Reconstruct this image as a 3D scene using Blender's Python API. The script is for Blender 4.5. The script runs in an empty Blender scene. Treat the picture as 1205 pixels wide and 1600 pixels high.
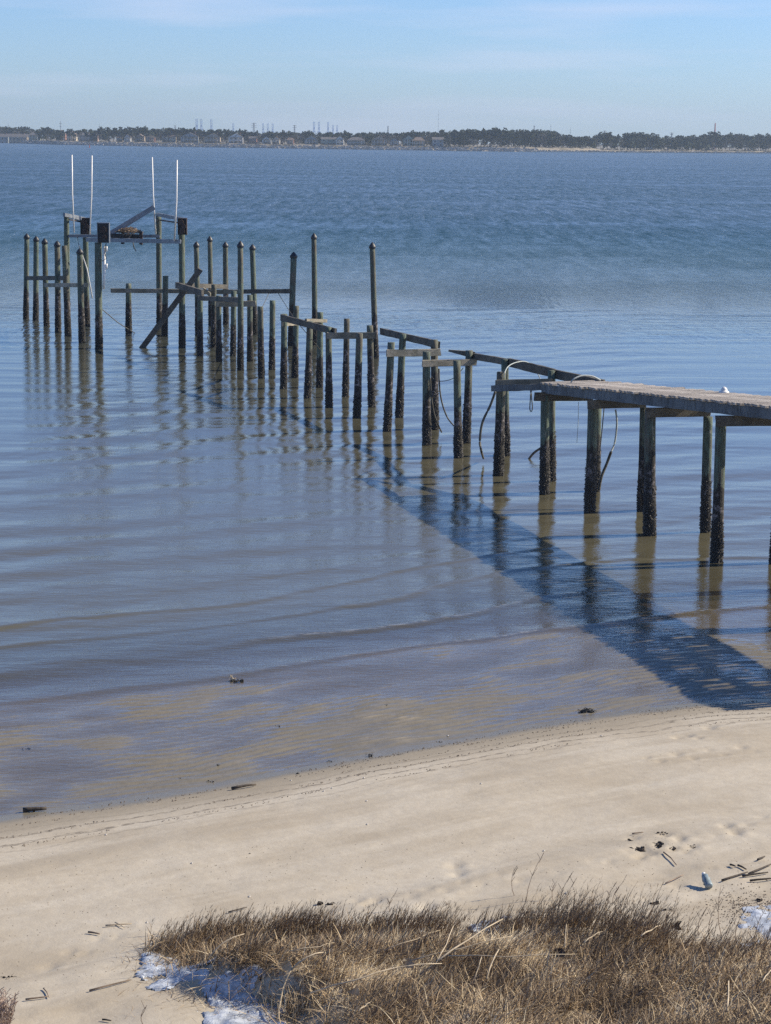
import bpy, math, random
import numpy as np
from mathutils import Vector
random.seed(7); rng = np.random.default_rng(11)
C = bpy.context.scene.collection
SC = bpy.context.scene

# ------------------------------------------------------------------ camera, sky, sun
F, HC, PITCH, ROLL = 3200.0, 7.5, math.atan(580.5/3200.0), 0.0125
cd = bpy.data.cameras.new('camera'); cam = bpy.data.objects.new('camera', cd); C.objects.link(cam)
cd.sensor_fit = 'VERTICAL'; cd.sensor_height = 24.0; cd.lens = 48.0
cd.clip_start = 0.1; cd.clip_end = 20000
cam.location = (0, 0, HC)
from mathutils import Matrix
cam.matrix_world = Matrix.Translation((0, 0, HC)) @ Matrix.Rotation(math.pi/2-PITCH, 4, 'X') @ Matrix.Rotation(ROLL, 4, 'Z')
SC.camera = cam
SC.view_settings.view_transform = 'Standard'; SC.view_settings.look = 'None'
SC.view_settings.gamma = 1; SC.view_settings.use_curve_mapping = False
SC.view_settings.exposure = 0.39

SUN_EL, SUN_AZ = math.radians(35.5), math.radians(77)      # azimuth clockwise from +Y (view direction)
sd = bpy.data.lights.new('sun', 'SUN'); sun = bpy.data.objects.new('sun', sd); C.objects.link(sun)
sd.energy = 5.0; sd.angle = math.radians(0.5); sd.color = (1.0, 0.89, 0.70)
sv = Vector((math.cos(SUN_EL)*math.sin(SUN_AZ), math.cos(SUN_EL)*math.cos(SUN_AZ), math.sin(SUN_EL)))
sun.rotation_euler = sv.to_track_quat('Z', 'Y').to_euler(); sun.location = (30, 20, 40)

W = bpy.data.worlds.new('World'); SC.world = W; W.use_nodes = True
wn, wl = W.node_tree.nodes, W.node_tree.links
bg = wn['Background']; bg.inputs['Strength'].default_value = 0.088
sky = wn.new('ShaderNodeTexSky'); sky.sky_type = 'NISHITA'; sky.sun_disc = False
sky.sun_elevation = SUN_EL; sky.sun_rotation = SUN_AZ
sky.air_density = 1.0; sky.dust_density = 0.25; sky.ozone_density = 3.0; sky.altitude = 0
tc = wn.new('ShaderNodeTexCoord'); mp = wn.new('ShaderNodeMapping'); mp.inputs['Scale'].default_value = (3.0, 3.0, 34.0)
mp.inputs['Rotation'].default_value = (0.0, 0.03, 0)
wl.new(tc.outputs['Generated'], mp.inputs['Vector'])
cn = wn.new('ShaderNodeTexNoise'); cn.inputs['Scale'].default_value = 1.6; cn.inputs['Detail'].default_value = 5
wl.new(mp.outputs[0], cn.inputs['Vector'])
cr = wn.new('ShaderNodeMapRange'); cr.inputs[1].default_value = .52; cr.inputs[2].default_value = .78; cr.inputs[4].default_value = .5
wl.new(cn.outputs[0], cr.inputs[0])
tint = wn.new('ShaderNodeMix'); tint.data_type = 'RGBA'; tint.blend_type = 'MULTIPLY'; tint.inputs[0].default_value = 1
wl.new(sky.outputs[0], tint.inputs[6])
sx = wn.new('ShaderNodeSeparateXYZ'); wl.new(tc.outputs['Generated'], sx.inputs[0])
up_ = wn.new('ShaderNodeMapRange'); up_.interpolation_type = 'SMOOTHSTEP'; wl.new(sx.outputs[2], up_.inputs[0]); up_.inputs[1].default_value = -.02; up_.inputs[2].default_value = .5
tz = wn.new('ShaderNodeMix'); tz.data_type = 'RGBA'; wl.new(up_.outputs[0], tz.inputs[0]); tz.inputs[6].default_value = (0.72, 0.95, 1.43, 1); tz.inputs[7].default_value = (0.35, 0.66, 1.05, 1)
wl.new(tz.outputs[2], tint.inputs[7])
cm = wn.new('ShaderNodeMix'); cm.data_type = 'RGBA'; wl.new(cr.outputs[0], cm.inputs[0])
wl.new(tint.outputs[2], cm.inputs[6]); cm.inputs[7].default_value = (7.0, 7.2, 8.9, 1)
wl.new(cm.outputs[2], bg.inputs['Color'])

# ------------------------------------------------------------------ picture measurements -> places in the world
def _R():
    p = PITCH; a = math.pi/2-p
    Rx = np.array([[1,0,0],[0,math.cos(a),-math.sin(a)],[0,math.sin(a),math.cos(a)]])
    c, s = math.cos(ROLL), math.sin(ROLL)
    return Rx @ np.array([[c,-s,0],[s,c,0],[0,0,1]])
RM = _R()
def ray(px, py): return RM @ np.array([(px-602.5)/F, -(py-800)/F, -1.0])
def onz(px, py, z=0.0):
    d = ray(px, py); t = (z-HC)/d[2]; return np.array([d[0]*t, d[1]*t, z])
def aty(px, py, Y):
    d = ray(px, py); t = Y/d[1]; return np.array([d[0]*t, Y, HC+d[2]*t])

# ------------------------------------------------------------------ numeric helpers
def sstep(a, b, x):
    t = np.clip((np.asarray(x, float)-a)/(b-a), 0, 1); return t*t*(3-2*t)
_tab = rng.random((256, 256))
def vnoise(x, y):
    x = np.asarray(x, float); y = np.asarray(y, float)
    xi = np.floor(x).astype(int); yi = np.floor(y).astype(int); fx = x-xi; fy = y-yi
    fx = fx*fx*(3-2*fx); fy = fy*fy*(3-2*fy)
    a = _tab[xi & 255, yi & 255]; b = _tab[(xi+1) & 255, yi & 255]
    c = _tab[xi & 255, (yi+1) & 255]; d = _tab[(xi+1) & 255, (yi+1) & 255]
    return (a*(1-fx)+b*fx)*(1-fy)+(c*(1-fx)+d*fx)*fy
def fbm(x, y, o=4):
    r = 0; a = .5
    for i in range(o):
        r = r + a*(vnoise(x*2**i+17*i, y*2**i+5*i)-.5); a *= .5
    return r*2

def tag(o, label=None, cat=None, group=None, kind=None):
    if label: o['label'] = label
    if cat: o['category'] = cat
    if group: o['group'] = group
    if kind: o['kind'] = kind
    return o
def mesh(name, V, Fc, smooth=False):
    me = bpy.data.meshes.new(name); V = np.asarray(V, float)
    if isinstance(Fc, np.ndarray):
        n, k = Fc.shape
        me.vertices.add(len(V)); me.vertices.foreach_set('co', V.ravel())
        me.loops.add(n*k); me.loops.foreach_set('vertex_index', Fc.astype(np.int32).ravel())
        me.polygons.add(n); me.polygons.foreach_set('loop_start', np.arange(0, n*k, k, dtype=np.int32))
        me.polygons.foreach_set('loop_total', np.full(n, k, dtype=np.int32))
        me.update(calc_edges=True)
    else:
        me.from_pydata([tuple(v) for v in V], [], Fc); me.update()
    if smooth: me.polygons.foreach_set('use_smooth', [True]*len(me.polygons))
    return me
def empty(name, loc):
    o = bpy.data.objects.new(name, None); C.objects.link(o); o.location = loc; o.empty_display_size = .3; return o
def obj(name, me, mat, parent=None, loc=(0,0,0)):
    o = bpy.data.objects.new(name, me); C.objects.link(o); o.location = loc
    if mat and not me.materials: me.materials.append(mat)
    if parent: o.parent = parent
    return o
def wobj(name, V, Fc, mat, parent=None, smooth=False):
    """mesh from world-space verts; parented at identity under an unrotated root"""
    V = np.asarray(V, float)
    if parent is not None:
        off = np.zeros(3); p = parent
        while p: off += np.array(p.location); p = p.parent
        return obj(name, mesh(name, V-off, Fc, smooth), mat, parent)
    c = V.mean(0); c[2] = V[:,2].min()
    return obj(name, mesh(name, V-c, Fc, smooth), mat, None, c)
class MB:
    def __init__(s): s.V = []; s.F = []
    def add(s, V, Fc):
        n = len(s.V); s.V += [tuple(v) for v in V]; s.F += [tuple(i+n for i in f) for f in Fc]; return s
    def box(s, c, d, rz=0):
        hx, hy, hz = d[0]/2, d[1]/2, d[2]/2; cr_, sr = math.cos(rz), math.sin(rz); V = []
        for z in (-hz, hz):
            for x, y in ((-hx,-hy),(hx,-hy),(hx,hy),(-hx,hy)): V.append((c[0]+x*cr_-y*sr, c[1]+x*sr+y*cr_, c[2]+z))
        return s.add(V, [(3,2,1,0),(4,5,6,7),(0,1,5,4),(1,2,6,5),(2,3,7,6),(3,0,4,7)])
    def tube(s, pts, r, n=6, rend=None):
        pts = [np.array(p, float) for p in pts]; m = len(pts); V = []; Fc = []
        for i, p in enumerate(pts):
            d = pts[min(i+1, m-1)]-pts[max(i-1, 0)]; d /= (np.linalg.norm(d)+1e-9)
            u = np.cross(d, [0,0,1]) if abs(d[2]) < .9 else np.cross(d, [0,1,0]); u /= np.linalg.norm(u); v = np.cross(d, u)
            rr = r if rend is None else r+(rend-r)*i/(m-1)
            for k in range(n):
                a = 2*math.pi*k/n; V.append(p+rr*(math.cos(a)*u+math.sin(a)*v))
        for i in range(m-1):
            for k in range(n): Fc.append((i*n+k, i*n+(k+1)%n, (i+1)*n+(k+1)%n, (i+1)*n+k))
        Fc.append(tuple(range(n))[::-1]); Fc.append(tuple(range((m-1)*n, m*n)))
        return s.add(V, Fc)
    def build(s, name, mat, parent=None, smooth=False): return wobj(name, s.V, s.F, mat, parent, smooth)

# ------------------------------------------------------------------ materials
def new_mat(name):
    m = bpy.data.materials.new(name); m.use_nodes = True
    return m, m.node_tree.nodes, m.node_tree.links, m.node_tree.nodes['Principled BSDF']
def N(n, t, **kw):
    x = n.new(t)
    for k, v in kw.items(): setattr(x, k, v)
    return x
def mixc(n, l, fac, a, b, mode='MIX'):
    x = n.new('ShaderNodeMix'); x.data_type = 'RGBA'; x.blend_type = mode
    for sock, v in ((x.inputs[0], fac), (x.inputs[6], a), (x.inputs[7], b)):
        if hasattr(v, 'links') or isinstance(v, bpy.types.NodeSocket): l.new(v, sock)
        elif isinstance(v, (tuple, list)): sock.default_value = (*v[:3], 1)
        else: sock.default_value = v
    return x.outputs[2]
def math_(n, l, op, a, b=0.0, c=None):
    x = n.new('ShaderNodeMath'); x.operation = op
    for i, v in enumerate((a, b) if c is None else (a, b, c)):
        if isinstance(v, bpy.types.NodeSocket): l.new(v, x.inputs[i])
        else: x.inputs[i].default_value = v
    return x.outputs[0]
def rng_(n, l, v, a, b, c=0.0, d=1.0, smooth=True):
    x = n.new('ShaderNodeMapRange'); x.interpolation_type = 'SMOOTHSTEP' if smooth else 'LINEAR'
    l.new(v, x.inputs[0]); x.inputs[1].default_value = a; x.inputs[2].default_value = b
    x.inputs[3].default_value = c; x.inputs[4].default_value = d; return x.outputs[0]
def noise_(n, l, vec, scale, detail=3, rough=.5, dist=0.0, stretch=None):
    if stretch:
        m = n.new('ShaderNodeMapping'); l.new(vec, m.inputs[0]); m.inputs['Scale'].default_value = stretch; vec = m.outputs[0]
    x = n.new('ShaderNodeTexNoise'); l.new(vec, x.inputs['Vector']); x.inputs['Scale'].default_value = scale
    x.inputs['Detail'].default_value = detail; x.inputs['Roughness'].default_value = rough; x.inputs['Distortion'].default_value = dist
    return x.outputs[0]
def bump_(n, l, h, strength, dist, nrm=None):
    b = n.new('ShaderNodeBump'); b.inputs['Strength'].default_value = strength; b.inputs['Distance'].default_value = dist
    l.new(h, b.inputs['Height'])
    if nrm is not None: l.new(nrm, b.inputs['Normal'])
    return b.outputs[0]
def simple(name, col, rough=.8, var=.25, scale=8, bump=0, metal=0):
    m, n, l, p = new_mat(name)
    tc_ = N(n, 'ShaderNodeTexCoord'); oi = N(n, 'ShaderNodeObjectInfo')
    nz = noise_(n, l, tc_.outputs['Object'], scale, 4, .6)
    f = rng_(n, l, nz, .3, .7)
    c = mixc(n, l, f, tuple(x*(1-var) for x in col), tuple(min(1, x*(1+var)) for x in col))
    rr = rng_(n, l, oi.outputs['Random'], 0, 1, 1-var*.6, 1+var*.6, False)
    hs = n.new('ShaderNodeHueSaturation'); l.new(rr, hs.inputs['Value']); l.new(c, hs.inputs['Color'])
    l.new(hs.outputs[0], p.inputs['Base Color']); p.inputs['Roughness'].default_value = rough; p.inputs['Metallic'].default_value = metal
    if bump: l.new(bump_(n, l, nz, .6, bump), p.inputs['Normal'])
    return m

def mat_pile():
    m, n, l, p = new_mat('weathered_piling_wood')
    g = N(n, 'ShaderNodeNewGeometry'); oi = N(n, 'ShaderNodeObjectInfo'); pos = g.outputs['Position']
    sep = N(n, 'ShaderNodeSeparateXYZ'); l.new(pos, sep.inputs[0]); z = sep.outputs['Z']
    grain = noise_(n, l, pos, 9, 5, .65, 0, (6, 6, .5)); blot = noise_(n, l, pos, 2.2, 4, .6, .4, (2.5, 2.5, 1))
    fine = noise_(n, l, pos, 45, 3, .6)
    greenf = rng_(n, l, math_(n, l, 'ADD', blot, math_(n, l, 'MULTIPLY', oi.outputs['Random'], .22)), .42, .68)
    base = mixc(n, l, greenf, (.165, .148, .115), (.135, .185, .145))
    base = mixc(n, l, rng_(n, l, grain, .42, .62), mixc(n, l, .72, base, (.05, .045, .035)), base)
    base = mixc(n, l, rng_(n, l, blot, .62, .72, 0, .6), base, (.36, .33, .28))
    # tide staining and growth, tied to height above the water
    zz = math_(n, l, 'ADD', z, math_(n, l, 'MULTIPLY', math_(n, l, 'SUBTRACT', blot, .5), 1.5))
    zz = math_(n, l, 'ADD', zz, math_(n, l, 'MULTIPLY', math_(n, l, 'SUBTRACT', oi.outputs['Random'], .5), .5))
    stain = rng_(n, l, zz, 1.42, 1.28)
    mott = mixc(n, l, rng_(n, l, noise_(n, l, pos, 10, 4, .7), .50, .64), (.028, .025, .024), (.22, .195, .195))
    base = mixc(n, l, stain, base, (.032, .03, .028))
    base = mixc(n, l, rng_(n, l, zz, 1.22, 1.02), base, mott)
    base = mixc(n, l, rng_(n, l, z, .85, .6), base, mixc(n, l, rng_(n, l, fine, .58, .7), (.018, .016, .014), (.085, .08, .07)))
    l.new(base, p.inputs['Base Color']); p.inputs['Roughness'].default_value = .82
    hh = math_(n, l, 'ADD', grain, math_(n, l, 'MULTIPLY', fine, .5))
    l.new(bump_(n, l, hh, .8, .02), p.inputs['Normal']); return m
def mat_timber(name, a, b, dark=.6, stretch=(1, 1, 1)):
    m, n, l, p = new_mat(name)
    tc_ = N(n, 'ShaderNodeTexCoord'); oi = N(n, 'ShaderNodeObjectInfo'); o = tc_.outputs['Object']
    g1 = noise_(n, l, o, 5, 5, .65, 0, stretch); g2 = noise_(n, l, o, 2.3, 4, .6, .5); g3 = noise_(n, l, o, 30, 3, .6, 0, stretch)
    c = mixc(n, l, rng_(n, l, g2, .38, .62), a, b)
    c = mixc(n, l, rng_(n, l, g1, .5, .66, 0, dark), c, (.03, .028, .026))
    c = mixc(n, l, rng_(n, l, g3, .55, .7, 0, .4), c, tuple(x*1.5 for x in b))
    hs = n.new('ShaderNodeHueSaturation'); l.new(rng_(n, l, oi.outputs['Random'], 0, 1, .72, 1.25, False), hs.inputs['Value']); l.new(c, hs.inputs['Color'])
    l.new(hs.outputs[0], p.inputs['Base Color']); p.inputs['Roughness'].default_value = .85
    l.new(bump_(n, l, math_(n, l, 'ADD', g1, g3), .7, .012), p.inputs['Normal']); return m
M = {}
M['pile'] = mat_pile()
M['beam'] = mat_timber('old_beam_timber', (.09, .082, .072), (.155, .14, .115), .6, (2, 2, 9))
M['pale_beam'] = mat_timber('bleached_beam_timber', (.20, .185, .14), (.34, .30, .235), .45, (2, 2, 9))
M['fascia'] = mat_timber('fascia_timber', (.12, .13, .14), (.19, .205, .215), .75, (6, 6, 1))
M['deck'] = mat_timber('deck_board_timber', (.30, .265, .235), (.46, .415, .37), .45, (8, 2, 1))
M['cap'] = simple('black_cap_plastic', (.03, .033, .04), .45)
M['shell'] = simple('oyster_shell', (.075, .068, .06), .75, .7, 40)
M['pvc'] = simple('white_pvc', (.80, .78, .74), .4, .05)
M['rust'] = simple('rusted_gear', (.06, .04, .035), .75, .5, 20, .01)
M['blackmetal'] = simple('black_motor_housing', (.02, .02, .024), .5, .3)
M['alu'] = simple('dull_galvanised_steel', (.20, .22, .25), .5, .2, 3, 0, .3)
M['stick'] = simple('nest_sticks', (.25, .185, .135), .9, .4, 5)
M['rope'] = simple('weedy_rope', (.09, .085, .07), .9, .4, 6)
M['hose'] = simple('pale_hose', (.40, .43, .40), .5, .15, 3)
M['straw'] = simple('dry_reed_stalk', (.50, .41, .29), .8, .25, 6)
M['drift'] = simple('wet_driftwood', (.07, .055, .042), .85, .5, 20, .01)
M['weed'] = simple('seaweed', (.045, .04, .03), .7, .5, 30)
M['shellw'] = simple('bleached_shell', (.45, .42, .38), .6, .2, 20)
M['bottle'] = simple('pale_blue_plastic', (.20, .25, .27), .35, .3, 14)

# ------------------------------------------------------------------ shore shape
_sp = np.array([onz(*q)[:2] for q in ((0,1278),(150,1250),(300,1228),(450,1200),(600,1175),(750,1150),(900,1118),(1050,1098),(1205,1090))])
_pf = np.polyfit(_sp[:,0], _sp[:,1], 3)
def yshore(x):
    x = np.asarray(x, float); xc = np.clip(x, -5.0, 5.6); d = np.polyder(_pf)
    return np.polyval(_pf, xc)+np.where(x < -5, (x+5)*.55, 0)+np.where(x > 5.6, (x-5.6)*.42, 0)
TH = math.atan(.5)
def sdist(x, y):            # + landward, - seaward
    return (yshore(x)-np.asarray(y, float))*math.cos(TH)
def along(x, y): return np.asarray(x)*math.cos(TH)+np.asarray(y)*math.sin(TH)
_gt = np.array([onz(px, py, .80)[:2] for px, py in ((190,1490),(215,1482),(260,1468),(330,1460),(400,1448),(600,1446),(800,1438),(900,1430),(1000,1452),(1060,1478),(1205,1492),(1500,1500))])
_gl = np.array([onz(px, py, .80)[:2] for px, py in ((215,1478),(290,1512),(420,1540),(440,1600),(450,1700))])[::-1]
def gmask(x, y, soft=.35):
    yt = np.interp(x, _gt[:,0], _gt[:,1]); xl = np.interp(y, _gl[:,1], _gl[:,0])
    return sstep(0, soft, yt-y+.12*fbm(x*2, y*2))*sstep(0, soft, x-xl+.1*fbm(x*2.3, y*2.1))
def H(x, y):
    x = np.asarray(x, float); y = np.asarray(y, float)
    s = sdist(x, y)+.10*fbm(x*.5, y*.5); a = along(x, y)
    near = np.where(s > 2.6, .30+.05*(s-2.6), .115*s)
    near = near+.05*sstep(5.2, 5.9, s)+np.clip(s-10, 0, 14)*.12
    fl = .004*s
    off = np.where(s < -4.3, (s+4.3)*.045, 0)
    z = np.where(s > 0, near, np.maximum(fl+off, -1.4))
    flat = sstep(.35, -.25, s)*sstep(-6.0, -3.4, s)
    pat = .032*fbm(a*.42+9, s*.62+3, 4)+.004
    warp = 1.6*fbm(a*.7, s*.7, 3)
    rip = .010*np.sin(2*math.pi*(s*6.3+a*.6)+5*warp)*(.1+1.2*vnoise(a*.9, s*.9))
    rip2 = .0055*np.sin(2*math.pi*(s*10.5-a*.9)+9*warp)+.034*fbm(a*1.0+.4*warp, s*2.2, 4)
    z = z+flat*(pat+rip+rip2)
    z = z+sstep(.5, 2, s)*(.022*fbm(a*.5, s*1.1, 4)+.006*fbm(x*4, y*4, 3))
    z = z+sstep(5, 7, s)*.05*fbm(x*1.1, y*1.1, 4)
    # scuffed footprints
    for (fx, fy, r, d) in FOOT:
        z = z-d*np.exp(-(((x-fx)/r)**2+((y-fy)/(r*1.6))**2))+d*.5*np.exp(-(((x-fx-r*1.2)/(r*.8))**2+((y-fy+r)/(r*1.2))**2))
    g = gmask(x, y, .6)
    z = z+g*(.22+.10*fbm(x*1.3+3, y*1.3, 3))
    return z
FOOT = []
def ground(px, py, lift=0.0):
    d = ray(px, py); o = np.array([0, 0, HC]); t = (1.6-HC)/d[2]
    for i in range(4000):
        q = o+d*t
        if q[2] <= float(H(q[0], q[1])): break
        t += .015
    q = o+d*t; q[2] = float(H(q[0], q[1]))+lift; return q
for px, py in ((990,1310),(1003,1325),(1018,1332),(1030,1321),(1052,1326),(1070,1330),(1000,1338),(1040,1305),(1062,1309),(1082,1322),(712,1352),(716,1366),(510,1424),(575,1411),(590,1406),(668,1416),(1075,1150),(1092,1153),(1110,1137),(1060,1152),(1135,1290),(1150,1300)):
    q = ground(px, py); FOOT.append((q[0], q[1], .045+.03*random.random(), .03+.015*random.random()))

rf = random.Random(12)
for (ax, ay, bx_, by_, n_) in ((930,1345,1220,1262,11),(560,1400,900,1352,12),(60,1500,250,1400,8),(1010,1158,1205,1136,8),(960,1440,1190,1330,9)):
    for k in range(n_):
        t_ = k/n_; px, py = ax+(bx_-ax)*t_+rf.uniform(-5, 5), ay+(by_-ay)*t_+(6 if k % 2 else -6)+rf.uniform(-2, 2)
        q = onz(px, py, .55); FOOT.append((q[0], q[1], rf.uniform(.035, .06), rf.uniform(.010, .024)))
def grid(xs, ys, zf):
    X, Y = np.meshgrid(xs, ys); Z = zf(X, Y); V = np.stack([X.ravel(), Y.ravel(), Z.ravel()], 1)
    nx, ny = len(xs), len(ys); i = np.arange(nx*ny).reshape(ny, nx)
    Q = np.stack([i[:-1,:-1].ravel(), i[:-1,1:].ravel(), i[1:,1:].ravel(), i[1:,:-1].ravel()], 1)
    return V, Q, X, Y
def fattr(me, name, arr):
    a = me.attributes.new(name, 'FLOAT', 'POINT'); a.data.foreach_set('value', np.asarray(arr, np.float32).ravel())
def spaced(lo, hi, d0, k, start):       # growing steps
    out = [start]; 
    while out[-1] < hi: out.append(out[-1]+max(d0, k*(out[-1]-start)+d0))
    return np.array(out)
side = np.array([9, 10, 11.5, 14, 18, 25, 40, 70, 130, 260, 600, 1300, 2600.])
xs = np.concatenate([-side[::-1], np.arange(-8.6, 8.61, .05), side])
ys = np.concatenate([[-40, -20, 0, 6, 9, 10.5], np.arange(11.5, 20.98, .045), np.arange(21, 30, .026), np.arange(30.04, 34, .05), [34.5, 36, 38, 42, 50, 70, 120, 300, 900, 2600.]])
def Hs(X, Y):
    Z = H(np.clip(X, -60, 60), Y); Z = np.minimum(Z, 2.2); return np.where(np.abs(X) > 60, np.where(sdist(X, Y) > 0, Z, -1.4), Z)
V, Q, X, Y = grid(xs, ys, Hs)
def mat_sand():
    m, n, l, p = new_mat('beach_sand')
    def at(nm): x = N(n, 'ShaderNodeAttribute'); x.attribute_name = nm; return x.outputs['Fac']
    s, a = at('shore'), at('along'); g = N(n, 'ShaderNodeNewGeometry'); pos = g.outputs['Position']
    sep = N(n, 'ShaderNodeSeparateXYZ'); l.new(pos, sep.inputs[0]); z = sep.outputs['Z']
    cb = N(n, 'ShaderNodeCombineXYZ'); l.new(a, cb.inputs[0]); l.new(s, cb.inputs[1]); sa = cb.outputs[0]
    streak = noise_(n, l, sa, 1, 5, .6, .6, (.35, 1.5, 1)); patch = noise_(n, l, pos, .55, 4, .55)
    grain = noise_(n, l, pos, 60, 3, .7); mid = noise_(n, l, pos, 9, 4, .6)
    dry = mixc(n, l, rng_(n, l, streak, .35, .65), (.40, .342, .258), (.52, .462, .37))
    dry = mixc(n, l, rng_(n, l, patch, .42, .68, 0, .55), dry, (.56, .51, .425))
    dry = mixc(n, l, rng_(n, l, mid, .35, .65, 0, .25), dry, (.36, .30, .215))
    dry = mixc(n, l, rng_(n, l, grain, .3, .7, -.0, .22), dry, (.30, .25, .19))
    # dark specks and shell bits
    vo = N(n, 'ShaderNodeTexVoronoi'); l.new(pos, vo.inputs['Vector']); vo.inputs['Scale'].default_value = 9
    sp = rng_(n, l, vo.outputs['Distance'], .11, .06); spm = rng_(n, l, noise_(n, l, pos, 1.7, 3), .5, .62)
    dry = mixc(n, l, math_(n, l, 'MULTIPLY', sp, math_(n, l, 'MULTIPLY', spm, .7)), dry, (.12, .09, .06))
    # faint wrack lines close to the water's edge
    w = math_(n, l, 'ADD', math_(n, l, 'MULTIPLY', s, 23), math_(n, l, 'MULTIPLY', noise_(n, l, sa, .8, 4, .6), 16))
    ln = rng_(n, l, math_(n, l, 'SINE', w), .55, .95); dots = rng_(n, l, noise_(n, l, sa, 1, 3, .7, 0, (9, 26, 1)), .42, .56)
    band = math_(n, l, 'MULTIPLY', rng_(n, l, s, .25, .5), rng_(n, l, s, 2.1, 1.1)); 
    dry = mixc(n, l, math_(n, l, 'MULTIPLY', math_(n, l, 'MULTIPLY', ln, dots), math_(n, l, 'MULTIPLY', band, .95)), dry, (.13, .105, .08))
    zn = math_(n, l, 'ADD', z, math_(n, l, 'MULTIPLY', math_(n, l, 'SUBTRACT', noise_(n, l, sa, 1.3, 4, .6), .5), .05))
    damp = rng_(n, l, zn, .17, .055); wet = rng_(n, l, zn, .06, .022)
    col = mixc(n, l, damp, dry, mixc(n, l, mid, (.262, .222, .165), (.32, .275, .208)))
    col = mixc(n, l, wet, col, mixc(n, l, mid, (.165, .146, .106), (.222, .195, .146)))
    col = mixc(n, l, rng_(n, l, s, -4, -8), col, (.14, .115, .08))
    l.new(col, p.inputs['Base Color'])
    l.new(rng_(n, l, wet, 0, 1, .9, .28, False), p.inputs['Roughness'])
    b = bump_(n, l, grain, .35, .006); b = bump_(n, l, mid, .35, .02, b)
    l.new(b, p.inputs['Normal']); return m
me = mesh('ground', V, Q, True); fattr(me, 'shore', sdist(X, Y)); fattr(me, 'along', along(X, Y))
tag(obj('beach_and_seabed', me, mat_sand()), kind='structure')

# ------------------------------------------------------------------ water
comp = []; WS = .0042
base_dir = math.atan2(-math.cos(TH), -(-math.sin(TH)))   # towards shore: (sin TH, -cos TH)
r2 = np.random.default_rng(5)
for i in range(46):
    lam = .32*(9.5**r2.random()); dth = r2.normal(0, .26)+(.0 if lam > 1 else r2.normal(0, .5))
    th = math.atan2(-math.cos(TH), math.sin(TH))+dth
    comp.append((2*math.pi/lam*math.cos(th), 2*math.pi/lam*math.sin(th), r2.random()*6.28, WS*lam/2/math.pi*(1.0 if lam < 1 else 1.15)))
FOAM = []
def wave(x, y):
    s = sdist(x, y); a = along(x, y); z = np.zeros_like(x)
    amp = sstep(-1.5, -6.5, s)*.85+.12; amp = amp*(.65+.7*vnoise(x*.15+3, y*.12))
    far = 1+1.2*sstep(66, 92, y)
    for kx, ky, ph, A in comp: z += A*np.sin(kx*x+ky*y+ph)
    z = z*amp*far
    # low wavelets running up on the flats, steep on the shore side
    u = (-s)/1.5+1.1*fbm(a*.10, s*.22, 3)+.14*fbm(a*.8, s*.5, 3); k = np.floor(u); f = u-k
    prof = np.where(f < .16, sstep(0, .16, f), (1-(f-.16)/.84)**2.8)
    A = .038*sstep(-2.9, -4.2, s)*sstep(-13, -6.5, s)*(.1+.9*vnoise(a*.22+k*13.7, k*7.1+.3)**1.3)
    z += A*prof
    FOAM.append(np.clip(1-np.abs(f-.15)/.045, 0, 1)*sstep(.008, .022, A)*sstep(-9, -4, s)*sstep(-2.6, -3.4, s))
    u2 = (-s)/2.7+1.3*fbm(a*.08+5, s*.09, 3)
    z += .011*sstep(-8, -14, s)*sstep(-48, -25, s)*np.sin(2*math.pi*u2)*(.4+vnoise(a*.1, s*.1))
    return z
xw = np.concatenate([-side[::-1][:-2], [-9.6], np.arange(-9, 9.01, .075), [9.6], side[2:]])
yw = [17.0]
while yw[-1] < 95: yw.append(yw[-1]+max(.055, .0021*yw[-1]))
yw = np.array(yw+[97, 101, 110, 130, 170, 240, 350, 500, 800, 1200, 1800, 2600.])
def wz(X, Y): return wave(X, Y)*sstep(95, 80, Y)*sstep(60, 30, np.abs(X))
V, Q, X, Y = grid(xw, yw, wz)
dep = np.clip(V[:,2].reshape(X.shape)-H(np.clip(X, -60, 60), Y), 0, 3); dep[Y > 40] = 3
keep = (sdist(X, Y) < 2.5).ravel(); Qk = Q[keep[Q].all(1)]
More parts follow.
